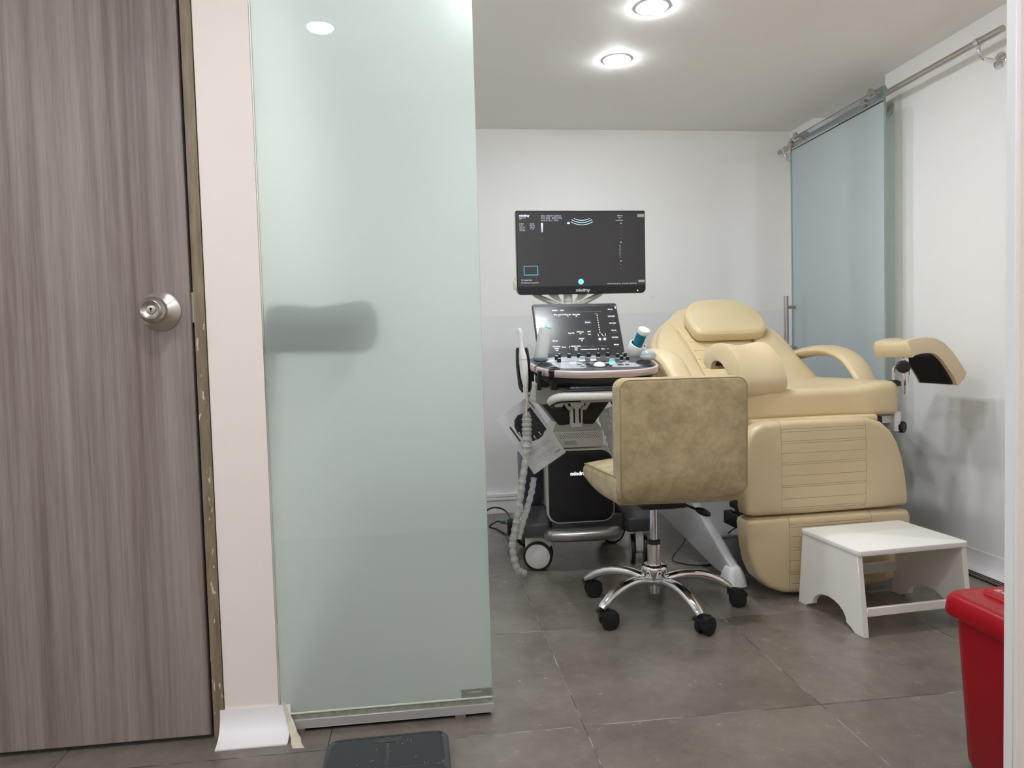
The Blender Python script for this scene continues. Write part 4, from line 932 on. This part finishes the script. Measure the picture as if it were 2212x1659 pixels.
for (x, y, w_, h_) in ((.285, .19, .09, .10), (.395, .19, .09, .10), (.50, .19, .09, .10), (.405, .56, .09, .11), (.515, .56, .09, .11), (.625, .56, .09, .11), (.52, .71, .09, .11), (.19, .72, .09, .11), (.74, .71, .055, .09), (.80, .71, .055, .09)):
    bm = BM(); a, b = U(x - w_ / 2, y + h_ / 2); c, d = U(x + w_ / 2, y - h_ / 2); frame_(bm, a, b, c, d, .0006, TS); part('button_frame', bm, E_DIM, tp, smooth=False, **W)
bm = BM(); a, b = U(.58, .395); c, d = U(.67, .295); bx(bm, a, c, b, d, .0004, .0007, TS); part('button_field', bm, emis('screen_button', (74, 76, 84), .8), tp, smooth=False, **W)
bm = BM(); a, b = U(.21, .125); c, d = U(.82, .110); bx(bm, a, c, b, d, .0004, .0008, TS); part('screen_rule', bm, E_DIM, tp, smooth=False, **W)
bm = BM(); a, b = U(.115, .41); bx(bm, a - .005, a + .005, b - .005, b + .005, .0004, .001, TS); part('cyan_icon', bm, E_CYAN, tp, smooth=False, **W)
bm = BM()
for x, dx in ((.725, .004), (.765, .012), (.82, -.004)):
    a, b = U(x, .62); tube(bm, [TS @ Vector((a, b + .006, .0012)), TS @ Vector((a + dx * .8, b - .006, .0012))], .0009, 6)
for x in (.74, .80):
    a, b = U(x, .71); lathe(bm, [(.0038, .0006), (.0055, .0006), (.0055, .001), (.0038, .001)], TS @ tr(a, b, 0), 20)
part('screen_icons', bm, E_WHITE, tp, smooth=False, **W)['kind'] = 'stuff'
bm = BM(); box(bm, (0.165, 0.224, 0.0005), (0.006, 0.012, 0.002), TS); box(bm, (0.165, 0.012, 0.0005), (0.006, 0.008, 0.002), TS); part('screen_latch', bm, M_GREY, ts, **W)
bm = BM(); box(bm, (0.0, 0.03, -0.035), (0.22, 0.09, 0.045), TS); bevel(bm, 0.006, 2); part('screen_hinge', bm, M_BLACK, US, **W)

# monitor on its forked arm
MN = tr(0.6835, 3.05, 1.128) @ rz(1.0) @ rx(90) @ rx(1.2)
bm = BM(); prism(bm, rrect(0.556, 0.348, [0.004, 0.005, 0.020, 0.020], 6, 0, 0.174), -0.030, 0.0, MN); bevel(bm, 0.0015, 1); mon = part('monitor', bm, M_BEZ, US, **W)
bm = BM(); prism(bm, rrect(0.548, 0.308, 0.002, 2, 0, 0.188), 0.0, 0.0006, MN); ms = part('monitor_screen', bm, M_SCR, mon, smooth=False, **W)
def V(x, y): return (-0.274 + x * 0.548, 0.342 - y * 0.308)
def TM_(s_, x, y, z, m=E_WHITE, al='LEFT'):
    a, b = V(x, y); text('screen_text', s_, z * 1.08, m, ms, MN @ tr(a, b - z * .35, .0009), al, world=True, bold=.00025)
TM_('mindray', .018, .045, .0125); TM_('Resona I9', .02, .075, .0065, E_GREY); TM_('OB', .02, .092, .006, E_GREY)
for i, s_ in enumerate(('F H4.2', 'D 15', 'GN 130', 'iBeam 3', 'iVol 2full')): TM_(s_, .02, .155 + i * .0225, .0062, E_GREY)
for i, s_ in enumerate(('B 12.8', 'DR 130', 'iClear 5', 'G 1.00')): TM_(s_, .10, .155 + i * .0225, .0062, E_GREY)
TM_('DRA. OBGYN CLINICA', .187, .050, .0078, E_GREY); TM_('07-01-2026   05:46:29 PM', .187, .080, .0078, E_GREY); TM_('AP 91.1%  MI 1.1  TIS 0.3', .188, .112, .0066, E_GREY)
TM_('500 Hz', .785, .050, .0072, E_GREY); TM_('MI 1', .795, .080, .0066, E_GREY)
TM_('P1: Digital Print', .025, .912, .0066, E_GREY); TM_('P2: Referencia compresiva', .024, .948, .0064, E_GREY)
TM_('07-01-2026  05:46:30 PM', .815, .975, .0058, E_GREY)
bm = BM()
for k, (Ra, ta, fy) in enumerate(((.075, .46, .112), (.083, .56, .142), (.091, .54, .172))):
    a, b = V(.505, fy); pts = [MN @ Vector((a + Ra * math.sin(ta * (-1 + i / 8)), b + Ra * (1 - math.cos(ta * (-1 + i / 8))), .001)) for i in range(17)]
    tube(bm, pts, .0011, 6)
part('sector_arcs', bm, E_LBLUE, ms, smooth=False, **W)
bm = BM(); a, b = V(.400, .148); prism(bm, rrect(.0105, .0075, .002, 3, a, b), .0006, .001, MN); part('screen_marker', bm, E_WHITE, ms, smooth=False, **W)
bm = BM(); a, b = V(.194, .145); prism(bm, [(a - .0045, b), (a - .002, b - .038), (a + .002, b - .038), (a + .0045, b)], .0006, .001, MN); part('gain_wedge', bm, E_LBLUE, ms, smooth=False, **W)
bm = BM(); a, b = V(.047, .845); c, d = V(.155, .720); frame_(bm, a, b, c, d, .0014, MN, .001); part('thumbnail_frame', bm, E_CYAN, ms, smooth=False, **W)
bm = BM(); a, b = V(.49, .942); lathe(bm, [(.0100, .0006), (.0118, .0006), (.0118, .001), (.0100, .001)], MN @ tr(a, b, 0), 28); lathe(bm, [(0, .0006), (.0072, .0006), (.0072, .001), (0, .001)], MN @ tr(a, b, 0), 24); ci = part('cyan_status_icon', bm, E_CYAN, ms, smooth=False, **W)
bm = BM()
for i in range(13):
    a, b = V(.815 - i * .0006, .152 + i * .0515); big = i in (0, 5, 10)
    bx(bm, a - (.004 if big else .0012), a + (.0035 if big else .0012), b - (.002 if big else .0010), b + (.002 if big else .0010), .0006, .001, MN)
a, b = V(.803, .44); bx(bm, a - .0006, a + .0006, b - .050, b, .0006, .001, MN); a, b = V(.80, .113); bx(bm, a - .015, a + .017, b - .001, b + .001, .0006, .001, MN)
for i in range(7): a, b = V(.705 + i * .0155, .975); bx(bm, a - .0022, a + .0022, b - .0022, b + .0022, .0006, .001, MN)
part('depth_scale', bm, E_GREY, ms, smooth=False, **W)['kind'] = 'stuff'
for x0, x1, y0, y1 in ((.946, 1., .030, .068), (.948, 1., .930, .962)):
    bm = BM(); a, b = V(x0, y1); c, d = V(x1, y0); bx(bm, a, c, b, d, .0006, .0009, MN); part('side_tab', bm, E_BAR, ms, smooth=False, **W)
text('bezel_lettering', 'mindray', .0185, mat('silver_print', (205, 205, 205), .35), mon, MN @ tr(-0.028, 0.0105, .0006), world=True, bold=.0004)
bm = BM(); lathe(bm, [(0, 0), (.0028, 0), (.0026, .001), (0, .001)], MN @ tr(0.242, 0.011, 0), 16); part('power_led', bm, emis('led_yellow_green', (225, 240, 90), 1.6), mon, **W)
bm = BM(); box(bm, (-0.285, 0.040, -0.012), (0.014, 0.036, 0.018), MN); bevel(bm, .003, 2); box(bm, (-0.282, 0.066, -0.010), (0.010, 0.012, 0.010), MN); part('side_clip', bm, M_GREY, mon, **W)
AX = 0.628
for s in (-1, 1):
    bm = BM(); tube(bm, cr([(AX + s * 0.004, 3.08, 1.078), (AX + s * 0.035, 3.08, 1.082), (AX + s * 0.075, 3.08, 1.098), (AX + s * 0.150, 3.085, 1.140), (AX + s * 0.16, 3.09, 1.20)], 5), 0.011, 12, 0.8, ref=(0, 1, 0)); part('fork_arm', bm, M_GREY, US, **W)
    bm = BM(); q = [(AX + s * 0.026, 1.096), (AX + s * 0.060, 1.108), (AX + s * 0.098, 1.140), (AX + s * 0.050, 1.140)]
    prism(bm, q if s > 0 else q[::-1], 0, 0.008, plane((0, 3.085, 0), (1, 0, 0), (0, 0, 1))); part('arm_web', bm, M_LGREY, US, **W)
bm = BM(); cyl(bm, (AX, 3.085, 1.03), (AX, 3.085, 1.15), 0.019, n=28); mp = part('monitor_post', bm, M_LGREY, US, **W)
bm = BM(); lathe(bm, [(0.0195, 1.098), (0.0198, 1.099), (0.0198, 1.101), (0.0195, 1.102)], tr(AX, 3.085, 0), 28); part('post_seam', bm, M_GREY, mp, **W)
bm = BM(); tube(bm, cr([(AX, 3.09, 1.05), (AX, 3.12, 0.95), (AX, 3.10, 0.80), (AX, 3.04, 0.72)], 5), 0.022, 14); box(bm, (AX, 3.09, 1.25), (0.12, 0.05, 0.12)); part('monitor_arm', bm, M_GREY, US, **W)

# bottle warmer ring on the right of the touchscreen
bm = BM(); HB = align((0.860, 2.895, 0.872), (0.20, -0.52, 0.80))
lathe(bm, [(0.031, -0.01), (0.036, 0.0), (0.036, 0.044), (0.0345, 0.046), (0.0305, 0.046), (0.029, 0.044), (0.0285, 0.0), (0, 0.0), (0, -0.012)], HB, 36); wr = part('bottle_warmer', bm, M_LGREY, US, **W)
bm = BM(); lathe(bm, [(0.0288, 0.002), (0.0288, 0.0445), (0.0262, 0.0445), (0.026, 0.002)], HB, 32); part('warmer_lining', bm, M_BLACKM, wr, **W)
bm = BM(); P = HB @ Vector((0, 0, 0)); box(bm, (0.872, 2.862, 0.884), (0.055, 0.022, 0.030), I4); bevel(bm, 0.009, 3); part('warmer_latch', bm, M_TRIMW, wr, **W)
bm = BM(); tube(bm, cr([(0.845, 2.905, 0.86), (0.838, 2.91, 0.83), (0.825, 2.90, 0.81)], 4), 0.018, 12); part('warmer_bracket', bm, M_GREY, wr, **W)

# ---------------------------------------------------------------- things standing in or hanging on the scanner
def bottle(M, m, h, r, name, label, cat, capm=None, shrink=0.9):
    t = thing(name, label, cat, tuple(M.translation)); return t
MGR = HB @ tr(0, 0, 0.0035)
gr = thing('gel_bottle', 'white gel bottle with blue-green label and white cap, right of the touchscreen', 'gel bottle', tuple(MGR.translation))
bm = BM(); lathe(bm, [(0, 0), (0.021, 0), (0.023, 0.003), (0.0232, 0.095), (0.0225, 0.099), (0, 0.099)], MGR, 32); gb_ = part('bottle_body', bm, M_TRIMW, gr, **W)
ld = MGR.to_3x3().inverted() @ Vector((-0.80, -0.6, 0)); a0 = math.atan2(ld.y, ld.x)
bm = BM(); rings = []
for z in (0.012, 0.094):
    rings.append([MGR @ Vector((0.0234 * math.cos(a0 + math.radians(a)), 0.0234 * math.sin(a0 + math.radians(a)), z)) for a in range(-78, 79, 6)] + [MGR @ Vector((0.0228 * math.cos(a0 + math.radians(a)), 0.0228 * math.sin(a0 + math.radians(a)), z)) for a in range(78, -79, -6)])
loft(bm, rings); lbm = part('bottle_label', bm, mat('teal_label', (16, 112, 138), 0.35), gb_, **W)
bm = BM(); lathe(bm, [(0.0235, 0.099), (0.0240, 0.101), (0.0240, 0.110), (0.0228, 0.1125), (0.017, 0.1128), (0.016, 0.1118), (0, 0.1118)], MGR, 36); part('bottle_cap', bm, M_TRIMW, gr, **W)
# make the label face the camera
MGL = align((0.4585, 2.832, 0.8475), (0.19, 0.02, 0.98))
gl = thing('gel_bottle', 'translucent pale green gel bottle leaning in the left cup holder of the scanner', 'gel bottle', tuple(MGL.translation))
t = NT('translucent_gel_plastic')
z_ = t.n('ShaderNodeSeparateXYZ', {0: t.coord('Object')}).outputs[2]
ccol = t.mix(t.ramp(z_, 0.016, 0.022), srgb(130, 166, 176), srgb(226, 230, 226))
M_GEL = t.done(t.bsdf(color=ccol, rough=0.3, trans=0.25, normal=t.bump(t.noise(t.coord('Object'), 60, 3), 0.5, 0.004)))
bm = BM(); lathe(bm, [(0, 0), (0.0205, 0.0), (0.0228, 0.004), (0.0262, 0.020), (0.0268, 0.040), (0.0264, 0.128), (0.0250, 0.135), (0.021, 0.138), (0, 0.139)], MGL, 32)
part('bottle_body', bm, M_GEL, gl, **W)
bm = BM(); A = MGL @ tr(0.006, -0.010, 0.1365); lathe(bm, [(0.003, 0), (0.013, 0.001), (0.0135, 0.003), (0.003, 0.0035)], A, 20); part('bottle_base_ring', bm, mat('green_glint_plastic', (150, 205, 185), 0.15, trans=0.4), gl, **W)

def probe_cover_cable(name, label, pts, r, m, cat='cable'):
    bm = BM(); P = cr(pts, 8); random.seed(5)
    rs = [r * (0.8 + 0.45 * random.random()) for _ in P]; tube(bm, P, rs, 12)
    return tag(part(name, bm, m), label, cat)
M_PROBE = mat('white_probe_plastic', (226, 226, 224), 0.25)
pb = thing('ultrasound_probe', 'slim white wand probe standing upright in the black holder at the scanner left', 'ultrasound probe', (0.390, 2.79, 0.70))
bm = BM(); rings = []
for (x, z, rr) in ((0.3745, 0.984, 0.004), (0.3745, 0.982, 0.0075), (0.375, 0.976, 0.0092), (0.376, 0.966, 0.0096), (0.377, 0.955, 0.0080), (0.3785, 0.935, 0.0078), (0.380, 0.915, 0.0085), (0.382, 0.895, 0.0115), (0.384, 0.880, 0.0150), (0.385, 0.868, 0.0158), (0.386, 0.850, 0.0160), (0.388, 0.820, 0.0165), (0.390, 0.795, 0.0155), (0.392, 0.770, 0.0125), (0.394, 0.750, 0.0085), (0.395, 0.742, 0.0068)):
    rings.append([Vector((x + rr * math.cos(2 * PI * i / 24), 2.785 + rr * math.sin(2 * PI * i / 24), z)) for i in range(24)])
loft(bm, rings); part('probe_body', bm, M_PROBE, pb, **W)
bm = BM(); lathe(bm, [(0.0160, -0.001), (0.0166, 0), (0.0166, 0.0015), (0.0160, 0.0025)], tr(0.3852, 2.785, 0.862), 24); part('probe_joint', bm, M_GREY, pb, **W)
bm = BM(); tube(bm, cr([(0.395, 2.785, 0.745), (0.397, 2.785, 0.72), (0.3975, 2.785, 0.69)], 5), [0.0068, 0.006, 0.0045], 14); part('strain_relief', bm, mat('beige_rubber', (205, 198, 180), 0.5), pb, **W)
# black side holder (belongs to the scanner)
bm = BM()
for s in (-1, 1):
    rings = []
    for (dx, z, w_) in ((0.013, 0.908, 0.004), (0.0145, 0.900, 0.0068), (0.016, 0.880, 0.0068), (0.019, 0.860, 0.0060), (0.0205, 0.835, 0.0055), (0.020, 0.810, 0.0050), (0.0185, 0.785, 0.0055), (0.0165, 0.765, 0.0080), (0.0135, 0.748, 0.0070), (0.0095, 0.735, 0.003)):
        cxx = 0.384 + (0.908 - z) * 0.06 + s * (dx + 0.003)
        rings.append([Vector((cxx + w_ * math.cos(2 * PI * i / 14), 2.80 + 0.016 * math.sin(2 * PI * i / 14), z)) for i in range(14)])
    loft(bm, rings)
bx(bm, 0.37, 0.41, 2.805, 2.822, 0.755, 0.845); bx(bm, 0.40, 0.43, 2.805, 2.83, 0.775, 0.815)
part('side_probe_holder', bm, M_BLACK, US, **W)
cp = thing('ultrasound_probe', 'rounded grey and white curved probe resting in the right rear holder of the console', 'ultrasound probe', (0.877, 2.80, 0.845))
A = tr(0.8765, 2.775, 0.846)
bm = BM(); rings = []
for (z, sx, sy) in ((-0.004, 0.012, 0.010), (0.0, 0.020, 0.016), (0.006, 0.0285, 0.021), (0.014, 0.0315, 0.024), (0.019, 0.0318, 0.024)):
    rings.append([A @ Vector((sx * math.cos(2 * PI * i / 28) - 0.012 * z * 0, sy * math.sin(2 * PI * i / 28), z)) for i in range(28)])
loft(bm, rings); part('probe_grip', bm, M_LGREY, cp, **W)
bm = BM(); rings = []
for k in range(8):
    a = k / 7 * PI / 2 * 0.97; rings.append([A @ Vector((0.0316 * math.cos(a) * math.cos(2 * PI * i / 28) + 0.003, 0.0238 * math.cos(a) * math.sin(2 * PI * i / 28), 0.018 + 0.0215 * math.sin(a) - 0.10 * 0.0316 * math.cos(a) * math.cos(2 * PI * i / 28))) for i in range(28)])
loft(bm, rings); part('probe_lens', bm, mat('blue_grey_lens', (160, 172, 178), 0.16), cp, label='smooth blue-grey acoustic lens', **W)

# cables in crinkled clear film
M_FILM = mat('crinkled_clear_film', (236, 238, 236), 0.2, trans=0.3, bumpn=1.0, bscale=110, bdist=0.008, alpha=0.6)
wc = thing('wrapped_cable', 'probe cable in crinkled clear film hanging from the slim wand to the floor', 'cable', (0.39, 2.80, 0.0))
def crinkle(pts, rad, seed, k=14, flat=1.0):
    random.seed(seed); P = cr(pts, k); bm = BM(); ph = random.random() * 6; rs = [rad * (1 + 0.10 * math.sin(i * 0.9 + ph) + random.uniform(-0.07, 0.07)) for i in range(len(P))]
    tube(bm, P, rs, 14, flat)
    for v in bm.verts: v.co += Vector((random.uniform(-1, 1), random.uniform(-1, 1), random.uniform(-1, 1))) * rad * 0.07
    return bm
main = [(0.394, 2.79, 0.66), (0.396, 2.79, 0.60), (0.390, 2.79, 0.53), (0.385, 2.79, 0.47), (0.372, 2.79, 0.40), (0.362, 2.79, 0.34), (0.350, 2.795, 0.27), (0.340, 2.80, 0.21), (0.327, 2.80, 0.15), (0.330, 2.80, 0.09), (0.345, 2.80, 0.040), (0.372, 2.82, 0.020)]
part('film_sleeve', crinkle(main, 0.0135, 2), M_FILM, wc, **W)
part('film_sleeve', crinkle([(0.395, 2.79, 0.645), (0.394, 2.79, 0.60), (0.393, 2.79, 0.56), (0.389, 2.79, 0.50)], 0.019, 9, 16), M_FILM, wc, label='bunched crinkled film', **W)
part('film_sleeve', crinkle([(0.425, 2.85, 0.39), (0.412, 2.83, 0.34), (0.392, 2.82, 0.28), (0.370, 2.815, 0.22), (0.352, 2.81, 0.16)], 0.012, 4), M_FILM, wc, **W)
bm = BM(); tube(bm, cr([(0.3975, 2.785, 0.70)] + main, 8), 0.0042, 10); part('cable_core', bm, mat('beige_cable', (206, 198, 176), 0.5), wc, **W)
wr2 = thing('wrapped_cable', 'cables in crinkled clear film at the right of the scanner, half behind the office chair', 'cable', (0.79, 3.0, 0.30))
part('film_sleeve', crinkle([(0.745, 2.99, 0.64), (0.755, 2.985, 0.585), (0.775, 2.98, 0.53), (0.790, 2.97, 0.47), (0.805, 2.965, 0.42), (0.812, 2.96, 0.36)], 0.022, 6), M_FILM, wr2, **W)
part('film_sleeve', crinkle([(0.775, 3.0, 0.645), (0.80, 3.0, 0.58), (0.822, 2.99, 0.50), (0.835, 2.98, 0.43)], 0.014, 8), M_FILM, wr2, **W)
cb = thing('black_cable', 'tangle of thin black cables hanging behind the right side of the scanner', 'cable', (0.86, 3.12, 0.2))
for i, pts in enumerate((((0.80, 3.12, 0.69), (0.845, 3.12, 0.60), (0.86, 3.12, 0.50), (0.845, 3.12, 0.40), (0.82, 3.1, 0.30)), ((0.83, 3.12, 0.66), (0.875, 3.12, 0.58), (0.88, 3.12, 0.50), (0.855, 3.12, 0.42), (0.82, 3.1, 0.36)), ((0.78, 3.14, 0.69), (0.80, 3.14, 0.56), (0.845, 3.14, 0.46), (0.885, 3.14, 0.45), (0.90, 3.14, 0.52)))):
    bm = BM(); tube(bm, cr(pts, 8), 0.0035, 8); part('cable_strand', bm, M_BLACK, cb, **W)
bm = BM(); tube(bm, cr([(0.408, 2.82, 0.80), (0.408, 2.83, 0.74), (0.413, 2.835, 0.715), (0.419, 2.83, 0.74), (0.419, 2.82, 0.80)], 6), 0.0008, 6); part('hanging_wire', bm, M_BLACK, US, label='thin wire loop', **W)

# instruction card
ax = Vector((0.536, 0, -0.844)); bx_ = Vector((-0.766, 0, -0.643)).normalized(); ax = Vector((0.643, 0, -0.766)).normalized() if False else ax.normalized()
by = Vector((ax.z, 0, -ax.x)).normalized()       # across the card, to the left
IC = thing('instruction_card', 'white laminated instruction card hung askew, with a black console drawing and a text box', 'card', (0.411, 2.852, 0.40))
Mc = Matrix(((ax.x, by.x, 0, 0.413), (0, 0, -1, 2.856), (ax.z, by.z, 0, 0.716), (0, 0, 0, 1)))
L_, W_ = 0.272, 0.155
bm = BM(); prism(bm, rrect(L_, W_, 0.003, 2, L_ / 2, W_ / 2), -0.0006, 0.0006, Mc); card = part('card_sheet', bm, mat('laminated_white', (214, 214, 216), 0.25), IC, smooth=False, **W)
M_INK = mat('black_print', (28, 30, 36), 0.35); M_INKG = mat('grey_print', (120, 118, 122), 0.5); M_INKR = mat('red_print', (168, 44, 48), 0.4)
bm = BM(); q = [(0.040, 0.018), (0.150, 0.013), (0.154, 0.028), (0.163, 0.040), (0.165, 0.060), (0.160, 0.080), (0.148, 0.100), (0.125, 0.112), (0.098, 0.118), (0.070, 0.115), (0.048, 0.100), (0.038, 0.078), (0.044, 0.060), (0.040, 0.034)]
prism(bm, [(a, b) for a, b in q], 0.0006, 0.0009, Mc); part('console_drawing', bm, M_INK, card, smooth=False, **W)
bm = BM(); prism(bm, [(0.060, 0.126), (0.130, 0.124), (0.130, 0.130), (0.060, 0.133)], 0.0006, 0.0009, Mc); part('printed_bar', bm, M_INK, card, smooth=False, **W); bm = BM(); prism(bm, [(0.012, 0.010), (0.055, 0.006), (0.055, 0.009), (0.012, 0.013)], 0.0006, 0.0009, Mc); part('printed_bar', bm, M_INK, card, smooth=False, **W)
bm = BM()
for i, (a, b, l) in enumerate(((0.150, 0.045, .014), (0.152, 0.070, .014), (0.140, 0.093, .014), (0.050, 0.108, .012), (0.075, 0.118, .010), (0.105, 0.112, .012))):
    box(bm, (a, b, 0.001), (l, 0.0024, 0.0004), Mc); cyl(bm, Mc @ Vector((a - l / 2, b, 0.0008)), Mc @ Vector((a - l / 2, b, 0.0012)), 0.003, n=12)
part('callout_marks', bm, M_TRIMW, card, smooth=False, **W)['kind'] = 'stuff'
random.seed(12); bm = BM()
for i in range(26): box(bm, (random.uniform(.07, .135), random.uniform(.025, .07), 0.001), (random.uniform(.003, .007), .0022, .0003), Mc)
part('drawing_details', bm, M_DGREY, card, smooth=False, **W)['kind'] = 'stuff'
bm = BM(); frame_(bm, 0.178, 0.022, 0.242, 0.135, .0006, Mc, .0010); part('text_frame', bm, M_INKG, card, smooth=False, **W)
bm = BM(); random.seed(4)
for r_ in range(17):
    y = 0.030 + r_ * 0.0060
    for c0 in (0.182, 0.214):
        if c0 > .2 and r_ > 13: continue
        box(bm, (c0 + 0.002, y, .0010), (.0022, .0016, .0003), Mc); l = random.uniform(.010, .020); box(bm, (c0 + .006 + l / 2, y, .0010), (l, .0014, .0003), Mc)
part('printed_lines', bm, M_INKG, card, smooth=False, **W)['kind'] = 'stuff'
text('card_lettering', 'mindray', 0.0085, M_INKR, card, Mc @ tr(0.246, 0.040, 0.0008) @ rz(-90), world=True, bold=.0003)
bm = BM(); tube(bm, cr([(0.413, 2.852, 0.712), (0.414, 2.845, 0.722), (0.416, 2.84, 0.716)], 4), 0.0008, 6); part('hanging_wire', bm, M_BLACK, IC, **W)
# power cables by the back left corner
pc = thing('power_cable', 'black power cable with a small green tag, on the floor by the back skirting', 'cable', (0.36, 3.6, 0))
bm = BM(); tube(bm, cr([(0.20, 3.62, 0.075), (0.265, 3.60, 0.085), (0.31, 3.60, 0.112), (0.345, 3.60, 0.116), (0.385, 3.60, 0.100), (0.40, 3.52, 0.085), (0.395, 3.42, 0.085)], 7), 0.0042, 10); part('cable_loop', bm, M_BLACK, pc, **W)
bm = BM(); tube(bm, cr([(0.393, 3.42, 0.05), (0.385, 3.55, 0.045), (0.35, 3.60, 0.046), (0.315, 3.60, 0.030), (0.310, 3.60, 0.018), (0.34, 3.60, 0.008), (0.375, 3.50, 0.006), (0.388, 3.42, 0.024)], 7), 0.0045, 10); part('cable_loop', bm, M_BLACK, pc, **W)
bm = BM(); box(bm, (0.372, 3.575, 0.046), (0.026, 0.006, 0.016), I4); part('cable_tag', bm, mat('green_tag', (40, 120, 88), 0.5), pc, label='small green tag', **W)
bm = BM(); bx(bm, 0.375, 0.412, 3.36, 3.42, 0.02, 0.10); bevel(bm, 0.008, 2); part('power_plug', bm, M_BLACKM, pc, **W)
